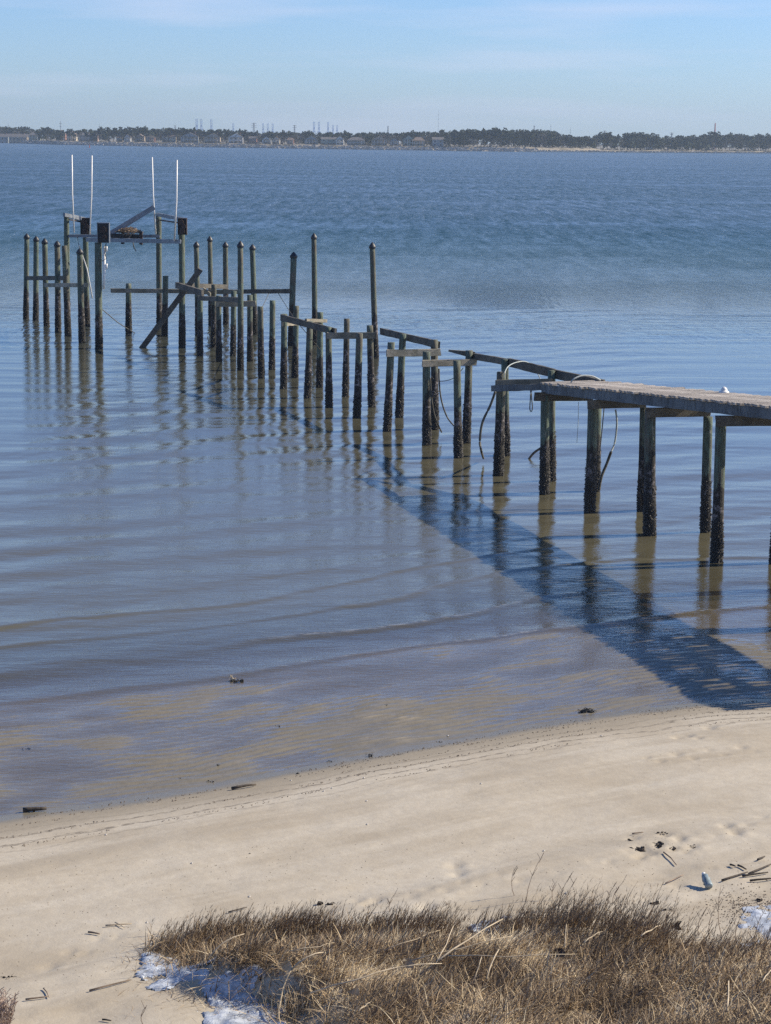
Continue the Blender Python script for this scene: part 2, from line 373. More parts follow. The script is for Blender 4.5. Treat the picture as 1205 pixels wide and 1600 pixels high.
def mat_water():
    m, n, l, p = new_mat('bay_water'); n.remove(p); out = n['Material Output']
    g = N(n, 'ShaderNodeNewGeometry'); pos = g.outputs['Position']
    at = N(n, 'ShaderNodeAttribute'); at.attribute_name = 'depth'
    sep = N(n, 'ShaderNodeSeparateXYZ'); l.new(pos, sep.inputs[0]); y = sep.outputs['Y']
    rip = noise_(n, l, pos, 4.6, 4, .62, .3, (.6, 1.9, 1)); fine = noise_(n, l, pos, 21, 3, .6, .2, (.7, 1.4, 1))
    chop = noise_(n, l, pos, 1.15, 5, .68, .2, (.7, 1.5, 1)); big = noise_(n, l, pos, .045, 4, .55, .4, (.35, 1.0, 1))
    offs = rng_(n, l, y, 64, 135)
    gust = rng_(n, l, big, .35, .65, .55, 1.25)
    b1 = N(n, 'ShaderNodeBump'); b1.inputs['Distance'].default_value = .018; l.new(rip, b1.inputs['Height']); l.new(rng_(n, l, y, 34, 50, .42, .17), b1.inputs['Strength'])
    b2 = N(n, 'ShaderNodeBump'); b2.inputs['Distance'].default_value = .0035; l.new(fine, b2.inputs['Height']); l.new(b1.outputs[0], b2.inputs['Normal']); b2.inputs['Strength'].default_value = .5
    b3 = N(n, 'ShaderNodeBump'); b3.inputs['Distance'].default_value = .22; l.new(chop, b3.inputs['Height']); l.new(b2.outputs[0], b3.inputs['Normal'])
    l.new(math_(n, l, 'MULTIPLY', math_(n, l, 'ADD', math_(n, l, 'MULTIPLY', offs, .95), .03), gust), b3.inputs['Strength'])
    w1 = noise_(n, l, pos, 1.0, 3, .7, .2, (1.9, .42, 1)); w2 = noise_(n, l, pos, 1.0, 3, .7, .2, (.75, .085, 1))
    b4 = N(n, 'ShaderNodeBump'); b4.inputs['Distance'].default_value = .30; l.new(w1, b4.inputs['Height']); l.new(b3.outputs[0], b4.inputs['Normal'])
    l.new(math_(n, l, 'MULTIPLY', rng_(n, l, y, 66, 120), gust), b4.inputs['Strength'])
    b5 = N(n, 'ShaderNodeBump'); b5.inputs['Distance'].default_value = .9; l.new(w2, b5.inputs['Height']); l.new(b4.outputs[0], b5.inputs['Normal'])
    l.new(math_(n, l, 'MULTIPLY', rng_(n, l, y, 110, 260), gust), b5.inputs['Strength'])
    nrm = b5.outputs[0]
    dp = N(n, 'ShaderNodeVectorMath', operation='DOT_PRODUCT'); l.new(nrm, dp.inputs[0]); l.new(g.outputs['Incoming'], dp.inputs[1])
    omc = math_(n, l, 'SUBTRACT', 1.0, math_(n, l, 'ABSOLUTE', dp.outputs['Value']))
    fr_out = math_(n, l, 'ADD', math_(n, l, 'MULTIPLY', math_(n, l, 'POWER', omc, 5.0), .98), .02)
    gl = N(n, 'ShaderNodeBsdfGlossy'); gl.inputs['Color'].default_value = (1, 1, 1, 1); l.new(nrm, gl.inputs['Normal'])
    l.new(rng_(n, l, y, 72, 230, .0, .30), gl.inputs['Roughness'])
    df = N(n, 'ShaderNodeBsdfDiffuse')
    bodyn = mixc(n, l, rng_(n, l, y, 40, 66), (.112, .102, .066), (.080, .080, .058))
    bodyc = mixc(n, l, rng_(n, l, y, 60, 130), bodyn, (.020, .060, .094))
    fo = N(n, 'ShaderNodeAttribute'); fo.attribute_name = 'foam'
    bodyc = mixc(n, l, math_(n, l, 'MULTIPLY', fo.outputs['Fac'], rng_(n, l, noise_(n, l, pos, 8, 4, .7, 0, (.6, 1.5, 1)), .47, .60)), bodyc, (.50, .48, .42))
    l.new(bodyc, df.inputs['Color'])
    tr = N(n, 'ShaderNodeBsdfTransparent'); l.new(mixc(n, l, rng_(n, l, at.outputs['Fac'], 0, .03), (1, 1, 1), (.92, .86, .78)), tr.inputs[0])
    turb = rng_(n, l, at.outputs['Fac'], .0, .22, .0, 1.0, False)
    turb = math_(n, l, 'POWER', turb, .75)
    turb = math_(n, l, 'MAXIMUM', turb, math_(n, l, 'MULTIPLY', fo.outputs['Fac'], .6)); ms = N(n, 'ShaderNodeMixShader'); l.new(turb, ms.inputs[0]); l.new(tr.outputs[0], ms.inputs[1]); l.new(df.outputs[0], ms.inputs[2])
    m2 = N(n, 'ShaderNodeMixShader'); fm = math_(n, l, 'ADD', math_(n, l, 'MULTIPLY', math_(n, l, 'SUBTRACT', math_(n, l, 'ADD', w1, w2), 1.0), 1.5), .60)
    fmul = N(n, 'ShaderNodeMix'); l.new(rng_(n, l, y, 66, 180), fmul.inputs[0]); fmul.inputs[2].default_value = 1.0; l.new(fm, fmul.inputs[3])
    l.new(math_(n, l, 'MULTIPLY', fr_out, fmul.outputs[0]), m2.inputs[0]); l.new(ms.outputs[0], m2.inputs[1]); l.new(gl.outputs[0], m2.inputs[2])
    l.new(m2.outputs[0], out.inputs['Surface']); return m
used = np.unique(Qk); remap = np.zeros(len(V), int); remap[used] = np.arange(len(used))
me = mesh('water', V[used], remap[Qk], True); fattr(me, 'depth', dep.ravel()[used]); fattr(me, 'foam', FOAM[0].ravel()[used])
tag(obj('water', me, mat_water()), kind='structure')

# ------------------------------------------------------------------ pilings and timbers
def piling_mesh(b, t, r, seed, taper=.92):
    b = np.array(b, float); t = np.array(t, float); rs = random.Random(seed); L = t[2]
    zs = [-.9, -.4]; z = -.1
    while z < min(1.25, L-.05): zs.append(z); z += .09
    while z < L-.12: zs.append(z); z += .3
    zs.append(L); n = 14; V = []; Fc = []
    ph = [rs.random()*6.28 for _ in range(4)]
    for z in zs:
        c = b+(t-b)*(z/L) if z > 0 else b.copy(); c[2] = z
        rr = r*(1-(1-taper)*max(z, 0)/L)
        cr_ = max(0, min(1, (1.15-z)/.5))
        for k in range(n):
            a = 2*math.pi*k/n
            q = rr*(1+.03*math.sin(2*a+ph[0]+z*.7)+.03*math.sin(3*a+ph[1]-z*1.3)+cr_*(.04+rs.uniform(-.05, .10))+rs.uniform(-.012, .012))
            V.append((c[0]+q*math.cos(a), c[1]+q*math.sin(a), z+(rs.uniform(-.008, .008) if z == zs[-1] else 0)))
    for i in range(len(zs)-1):
        for k in range(n): Fc.append((i*n+k, i*n+(k+1)%n, (i+1)*n+(k+1)%n, (i+1)*n+k))
    m_ = len(zs)*n; V.append(tuple(t+np.array([0, 0, .004])))
    for k in range(n): Fc.append((m_-n+k, m_-n+(k+1)%n, m_))
    return V, Fc
def crust_mesh(b, t, r, seed):
    rs = random.Random(seed*3+1); b = np.array(b); t = np.array(t); L = t[2]
    near = 40/b[1]; cnt = int(700*min(1.1, near)); mb = MB(); top = rs.uniform(.6, 1.2)
    for i in range(cnt):
        z = top*rs.random()**1.15-.03; a = rs.random()*6.28; c = b+(t-b)*max(z, 0)/L
        q = r*1.06; sz = rs.uniform(.012, .034)*(1.15 if z < .5 else .85)
        d = np.array([math.cos(a), math.sin(a), rs.uniform(-.5, .7)]); u = np.array([-math.sin(a), math.cos(a), rs.uniform(-.4, .4)]); w = np.array([0, 0, 1.])
        p0 = np.array([c[0]+q*.95*math.cos(a), c[1]+q*.95*math.sin(a), z])
        mb.add([p0-u*sz*.6, p0+u*sz*.6, p0+w*sz*.8, p0+d*sz], [(0,1,3),(1,2,3),(2,0,3)])
    return mb
def cap_on(root, t, r):
    mb = MB(); n = 14; V = []
    for rr, z in ((r*1.12, -.05), (r*1.18, -.01), (r*1.16, .02), (r*.6, .11), (r*.08, .17)):
        for k in range(n):
            a = 2*math.pi*k/n; V.append((t[0]+rr*math.cos(a), t[1]+rr*math.sin(a), t[2]+z))
    Fc = [(i*n+k, i*n+(k+1)%n, (i+1)*n+(k+1)%n, (i+1)*n+k) for i in range(4) for k in range(n)]+[tuple(range(4*n, 5*n))]
    mb.add(V, Fc); return mb.build('pile_cap', M['cap'], root)
PIL = {}
def geo(key, xt, yt, xb, yb, w, Yoff=0):
    b = onz(xb, yb)+np.array([0, Yoff, 0]); t = aty(xt, yt, b[1]); r = w/2/F*b[1]/1.02
    lean = t[0]-b[0]; 
    PIL[key] = (b, t, r); return b, t, r
def piling(key, parent=None, label=None, cap=False, group=None):
    b, t, r = PIL[key]; sd_ = abs(hash(key)) % 9999 if False else sum(ord(c)*31**i for i, c in enumerate(key)) % 9973
    tt = t.copy()
    if cap: tt[2] -= .13
    V, Fc = piling_mesh(b, tt, r, sd_)
    if parent is None:
        V = np.array(V)-np.array([b[0], b[1], 0]); o = obj('dock_piling', mesh('dock_piling', V, Fc, True), M['pile'], None, (b[0], b[1], 0))
        tag(o, label, 'piling', group)
    else: o = wobj('piling', V, Fc, M['pile'], parent, True)
    if cap: cap_on(o, tt, r)
    cr_ = crust_mesh(b, tt, r, sd_).build('oyster_crust', M['shell'], o); cr_['kind'] = 'stuff'
    return o
def beam(name, p0, p1, w, h, mat, parent, jit=.006, seg=None, end_cut=0, label=None, up=(0, 0, 1)):
    p0 = np.array(p0, float); p1 = np.array(p1, float); d = p1-p0; L = np.linalg.norm(d); d /= L
    u = np.cross(d, up); u /= np.linalg.norm(u); v = np.cross(u, d); seg = seg or max(2, int(L/.35))
    rs = random.Random(int(abs(p0[0]*997+p0[2]*131+L*71))); V = []; Fc = []; bv = .12
    prof = [(-.5+bv*.3, -.5), (.5-bv*.3, -.5), (.5, -.5+bv*.3), (.5, .5-bv*.3), (.5-bv*.3, .5), (-.5+bv*.3, .5), (-.5, .5-bv*.3), (-.5, -.5+bv*.3)]
    for i in range(seg+1):
        f = i/seg
        for (a, c) in prof:
            hh = h*(1-end_cut*(1 if i == 0 else .45 if i == 1 else 0))
            q = p0+d*L*f+u*(a*w+rs.uniform(-jit, jit))+v*(c*hh+rs.uniform(-jit, jit))
            if i in (0, seg): q = q+d*rs.uniform(-.02, .02)
            V.append(q)
    for i in range(seg):
        for k in range(8): Fc.append((i*8+k, i*8+(k+1)%8, (i+1)*8+(k+1)%8, (i+1)*8+k))
    Fc.append(tuple(range(8))[::-1]); Fc.append(tuple(range(seg*8, seg*8+8)))
    o = wobj(name, V, Fc, mat, parent)
    if label: o['label'] = label
    return o
D = [('P1',41.9,366,40.7,498,8.7),('P2',56.6,370,56,501,8.7),('P3',69.8,373.6,73,509,9),('P4',89.5,377.6,91,519,9.5),('P5',101,384,106.6,525,9.8),
('L1',103.8,335,106,513,9),('P6',124.8,389,128.3,536,10.2),('L2',133.3,343,136,510,9.6),('P7',153.5,379,155,545,11.8),('P8',201,443,201.2,519,9.6),
('L4',248,336,249.3,514,9.2),('P9',259,431,257.3,524,9.4),('L5',284,346,285,543,10.6),('P10',307,378.6,309.6,524,8.6),('P10b',313,464,312.5,555,9.6),
('P11',328,370,330,509,8),('P15',334.4,444.6,334,543,8.8),('P12',352.4,379,353.2,507,8.6),('P16',342,462,342.4,565,9.2),('P17',365.5,454.6,364.3,555,9),
('P13',375.8,378,375.9,579,9.8),('P18',390.4,460.8,391,564.6,9.4),('P14',394.7,383,398.4,522,9.4),('P19',406.9,479,408.6,592,10),('P20',426,469.5,425,578,9.6),
('P21',459,395,455,540,10.4),('P22',463,478,461,591,9.8),('P23',444,490.7,443.4,607.7,10.8),('P24',490.7,365.7,492.3,540,8.8),('P25',500.4,488,499.5,605.4,10.2),
('P26',484.4,502,480.6,622,11),('P27',513.5,511,514.3,635.7,11),('P28',542,498,540,620,10),('P29',562,521,557.7,653.6,11.6),('P30',582,380,587,560,9.6),
('P31',578,508.6,581,635.7,11.2),('P32',611.6,535,605,674,12.4),('P33',629.7,522,623.8,652.7,12),('P34',678.8,531,679.6,671,12.4),('P35',666.6,549.7,667,695,13),
('P36',733.5,547.8,728.7,691.7,13),('P37',714,563.7,716.2,715.6,13),('P38',789,561.6,790.6,712.4,12.6),('P39',783.7,581,779,743,15.6),('P40',862.3,578.9,861.5,752,13.6),
('P41',852,617,850.8,771.6,15.2),('P42',927,626,921.6,799.6,17.2),('P43',934,634,930,767,14.5),('P44',1016.5,640,1015,836,18.8),('P45',1007,637,1003.7,798,15.5),
('P46',1106.6,651,1102,831.6,16.2),('P47',1126.7,652,1119.7,878,18.4)]
for d_ in D: geo(*d_)
T_ = lambda k: PIL[k][1]; B_ = lambda k: PIL[k][0]
def off(k, px, py, dy=0): return aty(px, py, B_(k)[1]+dy)

# --- decked pier
u_in = np.array([5.15-3.44, 39.19-43.76]); u_in /= np.linalg.norm(u_in)          # towards the beach
v_r = np.array([-u_in[1], u_in[0]])                                             # to the right of the pier
cA = aty(846, 598.5, B_('P41')[1]+.15); cB = aty(1127, 628, B_('P47')[1])
zslope = (cB[2]-cA[2])/np.dot((cB-cA)[:2], u_in)
def deck_pt(d, side_, dz=0):     # d metres shoreward from the deck's seaward end; side_ metres right of its left edge
    xy = cA[:2]+u_in*d+v_r*side_; return np.array([xy[0], xy[1], cA[2]+zslope*d+dz])
DW, DL = 1.42, 17.6
pier = empty('wooden_pier', (B_('P41')[0], B_('P41')[1], 0))
tag(pier, 'weathered wooden pier with grey plank deck reaching in from the right edge', 'pier')
for k in ('P39','P40','P41','P42','P43','P44','P45','P46','P47'): piling(k, pier)
# the bents that carry the deck on to the beach, right of the frame
def dproj(k): return float(np.dot((B_(k)-cA)[:2], u_in))
d47 = dproj('P47')
for i, dd in enumerate((d47, d47+2.6, d47+5.2, d47+7.8)):
    for sname, sd_ in (('n', .12), ('r', 1.2)):
        if i == 0 and sname == 'n': continue
        q = deck_pt(dd, sd_); b = np.array([q[0], q[1], 0]); 
        if i == 0: b = onz(1212, 880)
        key = f'X{i}{sname}'; PIL[key] = (b, np.array([b[0], b[1], q[2]-.26]), .105); piling(key, pier)
    if i: 
        a_, c_ = deck_pt(dd-.12, -.05, -.35), deck_pt(dd-.12, 1.4, -.35); beam('crossbeam', a_, c_, .05, .2, M['beam'], pier)
# planks: four shared meshes
pm = []
for i in range(5):
    V = []; Fc = []; rs = random.Random(50+i); seg = 6
    for s_ in range(seg+1):
        x = DW*s_/seg; e0 = (rs.uniform(-.035, .02) if s_ == 0 else rs.uniform(-.02, .03) if s_ == seg else 0)
        for (yy, zz) in ((-.062, -.019), (.062, -.019), (.062, .015), (.054, .019), (-.054, .019), (-.062, .015)):
            V.append((x+e0, yy+rs.uniform(-.003, .003), zz+rs.uniform(-.003, .003)))
    for s_ in range(seg):
        for k in range(6): Fc.append((s_*6+k, (s_+1)*6+k, (s_+1)*6+(k+1)%6, s_*6+(k+1)%6))
    Fc += [tuple(range(6)), tuple(range(seg*6, seg*6+6))[::-1]]
    mm = mesh('deck_plank', V, Fc); mm.materials.append(M['deck']); pm.append(mm)
ang = math.atan2(v_r[1], v_r[0]); npl = int(DL/.144)
for i in range(npl):
    q = deck_pt(i*.144+.07, -.03+random.uniform(-.045, .045), random.uniform(-.004, .006))
    o = obj('deck_plank', random.choice(pm), None, pier, q-np.array(pier.location))
    o.rotation_euler = (random.uniform(-.03, .03), -math.atan(zslope)*0+random.uniform(-.008, .008), ang+random.uniform(-.022, .022))
# stringers and fascia, in lengths as laid
def dbeam(name, d0, d1, sd_, dz, w, h, mat): return beam(name, deck_pt(d0, sd_, dz), deck_pt(d1, sd_, dz), w, h, mat, pier, .004)
dd = [0.0, 4.9, 9.8, 14.2, DL]
for i in range(4):
    dbeam('fascia_board', dd[i], dd[i+1]-.012, .02, -.125, .045, .19, M['fascia'])
    dbeam('stringer', dd[i], dd[i+1]-.012, .72, -.125, .045, .19, M['beam'])
    dbeam('stringer', dd[i], dd[i+1]-.012, 1.38, -.125, .045, .19, M['beam'])
# crossbeams under the deck
for a, b, xs0, y0, xs1, y1, h_ in (('P41','P43',836,620,926,619,.19),('P42','P45',918,632,1010,630,.18),('P44','P46',1010,645,1110,643,.18),('P47','P47',1119,658,1216,657,.19)):
    Y1 = B_(b)[1] if a != b else B_('X0r')[1]
    beam('crossbeam', aty(xs0, y0, B_(a)[1]-.14), aty(xs1, y1, Y1-.14), .06, h_, M['beam'], pier)
beam('crossbeam', off('P39', 775.5, 598, -.16), off('P40', 862, 596, -.16), .06, .13, M['pale_beam'], pier)
# bare stringers running on beyond the last plank
beam('stringer', off('P39', 768.5, 607, -.26), deck_pt(.02, .03, -.085), .06, .14, M['fascia'], pier, .008)
beam('stringer', off('P36', 702, 549.5, -.1)+np.array([0, .25, 0]), off('P36', 741, 555, .12), .06, .17, M['beam'], pier, .006, None, .75, 'splintered grey stringer end')
beam('stringer', off('P36', 739, 556.2, .12), off('P38', 800, 567, .13), .06, .16, M['beam'], pier)
beam('stringer', off('P38', 795, 566, .13), off('P40', 866, 583, .13), .07, .2, M['beam'], pier)
beam('stringer', off('P40', 864, 583.5, .14), deck_pt(.3, 1.35, -.06), .07, .2, M['beam'], pier)
# piles that the bare stringer and crossbeams still tie to the pier
for k in ('P35', 'P36', 'P38'): piling(k, pier)
beam('crossbeam', off('P35', 660.5, 568, -.15), off('P36', 744.5, 566, -.15), .06, .165, M['pale_beam'], pier)

# --- broken bents
def frame(label, group=None, at='P27', name='ruined_pier_frame', cat='pier frame'):
    r = empty(name, (B_(at)[0], B_(at)[1], 0)); tag(r, label, cat, group); return r
f1 = frame('broken pier frame of three piles with a sloping beam, next seaward of the intact pier', 'ruined frames of the pier', 'P32')
for k in ('P32','P33','P34'): piling(k, f1)
beam('crossbeam', off('P32', 604, 552, -.15), off('P34', 688.5, 550.5, -.15), .06, .185, M['pale_beam'], f1)
beam('stringer', aty(595, 517.5, B_('P33')[1]+2.4), off('P34', 686, 539, .13), .06, .19, M['beam'], f1)
f2 = frame('crooked pier frame of seven piles with a steep dark beam on its left', 'ruined frames of the pier', 'P27')
for k in ('P23','P22','P25','P26','P27','P28','P31'): piling(k, f2)
beam('stringer', off('P23', 440, 496, -.15), off('P27', 525, 518.5, -.16), .07, .19, M['beam'], f2)
beam('crossbeam', off('P23', 441, 506.5, -.12), off('P22', 470, 505, -.12), .06, .12, M['pale_beam'], f2)
beam('crossbeam', off('P26', 478, 500.5, -.1), off('P25', 510, 501.5, -.12), .06, .10, M['pale_beam'], f2)
beam('crossbeam', off('P27', 511, 524.5, -.17), off('P31', 586, 524, -.14), .06, .18, M['pale_beam'], f2)
f3 = frame('old landing frame of many piles with one very long level beam', 'ruined frames of the pier', 'P13', 'ruined_landing')
for k in ('P8','P9','P10b','P15','P16','P17','P18'): piling(k, f3)
for k in ('P10','P11','P12','P13','P14','P21'): piling(k, f3, None, True)
Yb = B_('P21')[1]
beam('long_beam', aty(173, 454, B_('P8')[1]-.15), aty(284, 455, B_('P8')[1]-.1), .06, .165, M['pale_beam'], f3)
beam('long_beam', aty(283.5, 456, B_('P8')[1]-.1), aty(380, 456, B_('P8')[1]-1.5), .06, .17, M['pale_beam'], f3)
beam('long_beam', aty(379, 455.5, B_('P8')[1]-1.5), aty(453.5, 455, Yb-.1), .06, .16, M['beam'], f3)
beam('landing_beam', aty(276, 445.5, B_('L5')[1]-.2), aty(317, 458, B_('P10b')[1]-.2), .10, .22, M['beam'], f3)
beam('landing_beam', aty(290, 446, B_('P10')[1]+.15), aty(354, 448, B_('P12')[1]-.15), .08, .18, M['beam'], f3)
beam('landing_beam', aty(311, 466, B_('P10b')[1]-.15), aty(378, 468.5, B_('P13')[1]+.5), .08, .16, M['beam'], f3)
beam('landing_beam', aty(337.5, 475, B_('P16')[1]-.14), aty(399.5, 474.5, B_('P18')[1]-.14), .06, .19, M['pale_beam'], f3, label='greenish bleached beam')
beam('landing_beam', aty(318, 452, B_('P15')[1]+.2), aty(329, 461, B_('P15')[1]-.3), .05, .14, M['pale_beam'], f3)
f4 = frame('row of five black capped pilings joined by two rails, leftmost in the bay', 'ruined frames of the pier', 'P3', 'capped_piling_row')
for k in ('P1','P2','P3','P4'): piling(k, f4, None, True)
piling('P5', f4); piling('P6', f4, None, True)
beam('rail', aty(40, 434.5, B_('P1')[1]+.15), aty(104, 434.5, B_('P5')[1]+.2), .06, .17, M['beam'], f4)
beam('rail', aty(70, 445.5, B_('P4')[1]-.13), aty(137, 445.5, B_('P6')[1]+.3), .06, .15, M['pale_beam'], f4)
# --- loose pilings
piling('P19', None, 'short bare piling left of the pair, its flat top lower than its neighbour')
piling('P20', None, 'short bare piling standing alone between the long beam and the crooked frame')
piling('P24', None, 'tall slim black capped piling rising behind the crooked pier frame', True)
piling('P29', None, 'short piling standing in front of the crooked frame, its foot nearest the beach')
piling('P30', None, 'tall black capped piling, rightmost of all the capped ones', True)
piling('P37', None, 'flat topped piling standing before the bleached crossbeam, left of the hose loop')
br = beam('leaning_brace', aty(313.5, 421, B_('L5')[1]-.3), onz(219.5, 543)+np.array([0, 0, -.1]), .07, .2, M['beam'], None)
tag(br, 'long plank leaning diagonally out of the water against the landing', 'plank')

# --- boat lift
bl = frame('boat lift with five tall posts, rusty gearboxes and white guide poles', None, 'P7', 'boat_lift', 'boat lift')
for k in ('L1','L2','L4','L5','P7'): piling(k, bl)
beam('header_beam', aty(100.5, 335.5, B_('L1')[1]-.2), aty(133, 343, B_('L2')[1]-.2), .10, .15, M['alu'], bl)
beam('header_beam', aty(246, 335, B_('L4')[1]-.2), aty(290, 343.5, B_('L5')[1]+.2), .10, .13, M['alu'], bl)
beam('drive_shaft', aty(108, 343, B_('L1')[1]-.2), aty(130, 347, B_('L2')[1]), .05, .05, M['rust'], bl)
beam('drive_shaft', aty(250, 344, B_('L4')[1]-.2), aty(282, 348.5, B_('L5')[1]+.2), .05, .05, M['rust'], bl)
beam('cradle_beam', aty(107, 368.5, B_('L1')[1]-.1), aty(250, 369, B_('L4')[1]-.1), .12, .11, M['alu'], bl)
beam('cradle_beam', aty(137, 374.5, B_('L2')[1]-2.2), aty(284, 377.5, B_('L5')[1]-.1), .14, .15, M['alu'], bl)
def gear(px0, px1, py0, py1, Y, seed, plain=False):
    a, b = aty(px0, py1, Y), aty(px1, py0, Y); c = (a+b)/2; w, h = b[0]-a[0], b[2]-a[2]; rs = random.Random(seed)
    o = MB().box(c, (w*.86, .16, h)).build('gearbox', M['blackmetal'], bl)
    e = MB()
    for fx in (-.46, .46): e.box((c[0]+fx*w, c[1]-.02, c[2]), (w*.07, .22, h*1.02))
    e.box((c[0], c[1]-.02, c[2]+h*.5), (w*.96, .22, h*.05)); e.build('gearbox_frame', M['alu'] if plain else M['rust'], o)
    g_ = MB(); n = 14
    for (fx, fz, rr) in (((.0, .16, .3), (.08, -.2, .2)) if plain else ((-.12, .28, .32), (.16, .02, .28), (-.02, -.28, .34))):
        cx, cz = c[0]+fx*w, c[2]+fz*h; ring = []
        for k in range(n):
            a_ = 2*math.pi*k/n; r_ = rr*w*(1 if k % 2 else .84); ring.append((cx+r_*math.cos(a_), c[1]-.20, cz+r_*math.sin(a_)))
        ring2 = [(x, y+.09, z) for x, y, z in ring]; g_.add(ring+ring2, [tuple(range(n))]+[(k, n+k, n+(k+1)%n, (k+1)%n) for k in range(n)])
    g_.build('gear_wheel', M['rust'], o)
gear(126.5, 141.5, 341, 368, B_('L2')[1]-.28, 1); gear(278.5, 292.5, 341.5, 366.5, B_('L5')[1]-.3, 2); gear(152.5, 171.5, 348.5, 379, B_('P7')[1]-.1, 3, True)
for k, (x0, y0, x1, y1, Y) in enumerate(((116,364,112.4,242,B_('L1')[1]-.3),(140,368,143.7,243,B_('L2')[1]-.4),(243.5,366,237.7,245.5,B_('L4')[1]-.3),(272.5,377,276.6,250,B_('L5')[1]+.1))):
    a, b = aty(x0, y0, Y), aty(x1, y1, Y); MB().tube([a, (a+b)/2+np.array([.03*(1 if k%2 else -1),0,0]), b], .03, 8).build('guide_pole', M['pvc'], bl, True)
Y7 = B_('P7')[1]-.05
MB().tube([aty(163.5, 385, Y7), aty(163, 430, Y7), aty(162, 452, Y7)], .045, 8).build('conduit', M['pvc'], bl, True)
for py in (385, 412): 
    MB().tube([aty(167, py, Y7), aty(166.5, py+8, Y7)], .03, 8).build('conduit_fitting', M['pvc'], bl, True)
MB().tube([aty(166, 380, Y7-.1), aty(164, 395, Y7-.1), aty(166, 404, Y7-.1), aty(160, 408, Y7-.15), aty(158, 404, Y7-.15)], .018, 6).build('cable', M['rope'], bl, True)
MB().tube([aty(121, 369, B_('L1')[1]), aty(124, 385, B_('L1')[1]-.2), aty(136, 420, B_('L2')[1]-.4), aty(144.6, 466, B_('L2')[1]-.6)], .025, 6).build('lift_strap', M['pvc'], bl, True)
beam('bunk_bracket', aty(192.5, 362, B_('L4')[1]-1.7), aty(192, 381, B_('L4')[1]-1.7), .12, .12, M['blackmetal'], bl, up=(0, 1, 0))
beam('bunk_bracket', aty(220.5, 363, B_('L4')[1]-1.7), aty(220.5, 382, B_('L4')[1]-1.7), .12, .12, M['rust'], bl, up=(0, 1, 0))
beam('bunk_board', aty(174, 369, B_('L4')[1]-1.6), aty(220, 371, B_('L4')[1]-1.6), .30, .22, M['blackmetal'], bl)
bb = beam('tilted_boat_bunk', aty(171, 366, B_('L4')[1]-1.6), aty(241, 323.5, B_('L4')[1]-1.2), .09, .19, M['alu'], None)
tag(bb, 'blue grey lift bunk board tilted up behind the stick nest', 'board')
# nest
nc = aty(202, 364, B_('L4')[1]-1.6); nb = MB(); rs = random.Random(8)
for i in range(330):
    a = rs.random()*6.28; rr = .43*math.sqrt(rs.random()); hgt = .2*(1-(rr/.5)**2)*rs.random()+.02
    c = nc+np.array([rr*math.cos(a)*1.05, rr*math.sin(a)*.7, hgt]); t_ = a+1.57+rs.gauss(0, .7); L = rs.uniform(.12, .3)
    d = np.array([math.cos(t_), math.sin(t_), rs.gauss(0, .28)])*L; nb.tube([c-d/2, c+d/2+np.array([0, 0, rs.uniform(-.03, .03)])], rs.uniform(.006, .014), 3)
for i in range(10):
    c = nc+np.array([rs.uniform(.0, .25), -.3, .08]); nb.tube([c, c+np.array([rs.uniform(-.22, -.05), -.02, rs.uniform(-.3, -.12)])], .012, 3)
nest = nb.build('osprey_nest', M['stick'], None); nest['kind'] = 'thing'; del nest['kind']
tag(nest, 'bird nest of tangled brown sticks piled on the boat lift beam', 'nest')
MB().tube([aty(208, 379, Y7+2), aty(209.5, 387, Y7+2), aty(213, 393, Y7+2)], .02, 5).build('hanging_line', M['rope'], bl, True)

# --- ropes, hoses
def rope(name, pts, r, mat, label, cat, k=7):
    P = [np.array(p) for p in pts]; out = []
    for i in range(len(P)-1):
        p0, p1, p2, p3 = P[max(i-1, 0)], P[i], P[i+1], P[min(i+2, len(P)-1)]
        for j in range(k):
            t = j/k; out.append(.5*((2*p1)+(p2-p0)*t+(2*p0-5*p1+4*p2-p3)*t*t+(3*p1-p0-3*p2+p3)*t**3))
    out.append(P[-1]); o = MB().tube(out, r, 6).build(name, mat, None, True); tag(o, label, cat); return o
Y39, Y38, Y36, Y35, Y42, Y43, Y40 = (B_(k)[1] for k in ('P39','P38','P36','P35','P42','P43','P40'))
rope('garden_hose', [aty(788, 590, Y39-.2), aty(789, 582, Y39-.2), aty(795, 572, Y39+.4), aty(808, 566, Y39+1.2), aty(824, 566, Y39+1.5), aty(838, 580, Y39+1.4), aty(845, 594, Y39+.9)], .013, M['hose'], 'thin pale hose looped over the pile at the ruined end of the stringer', 'hose')
rope('garden_hose', [aty(892, 598, Y42+1.6), aty(897, 592, Y42+1.6), aty(910, 587, Y42+1.7), aty(926, 588, Y42+1.8), aty(938, 594, Y42+1.9)], .018, M['hose'], 'white hose arched up on the seaward end of the plank deck', 'hose')
rope('hanging_hose', [aty(962, 640, Y42+.6), aty(964, 660, Y42+.6), aty(961, 690, Y42+.6), aty(955, 706, Y42+.5)], .019, M['hose'], 'pale hose hanging below the deck and ending in weed', 'hose')
rope('weedy_rope', [aty(955, 706, Y42+.5), aty(948, 725, Y42+.5), aty(940, 745, Y42+.45), aty(936, 766, Y42+.4)], .03, M['rope'], 'dark weed covered rope curving from the pale hose down to the water', 'rope')
rope('hanging_rope', [aty(944, 638, Y42+.5), aty(941, 670, Y42+.5), aty(938, 700, Y42+.5), aty(935, 722, Y42+.5)], .011, M['rope'], 'thin straight rope hanging under the deck beside its second bent', 'rope')
rope('hanging_line', [aty(904, 628, Y42+.7), aty(903.5, 660, Y42+.7), aty(901.5, 692, Y42+.7)], .006, M['hose'], 'fine pale fishing line hanging below the deck end', 'line')
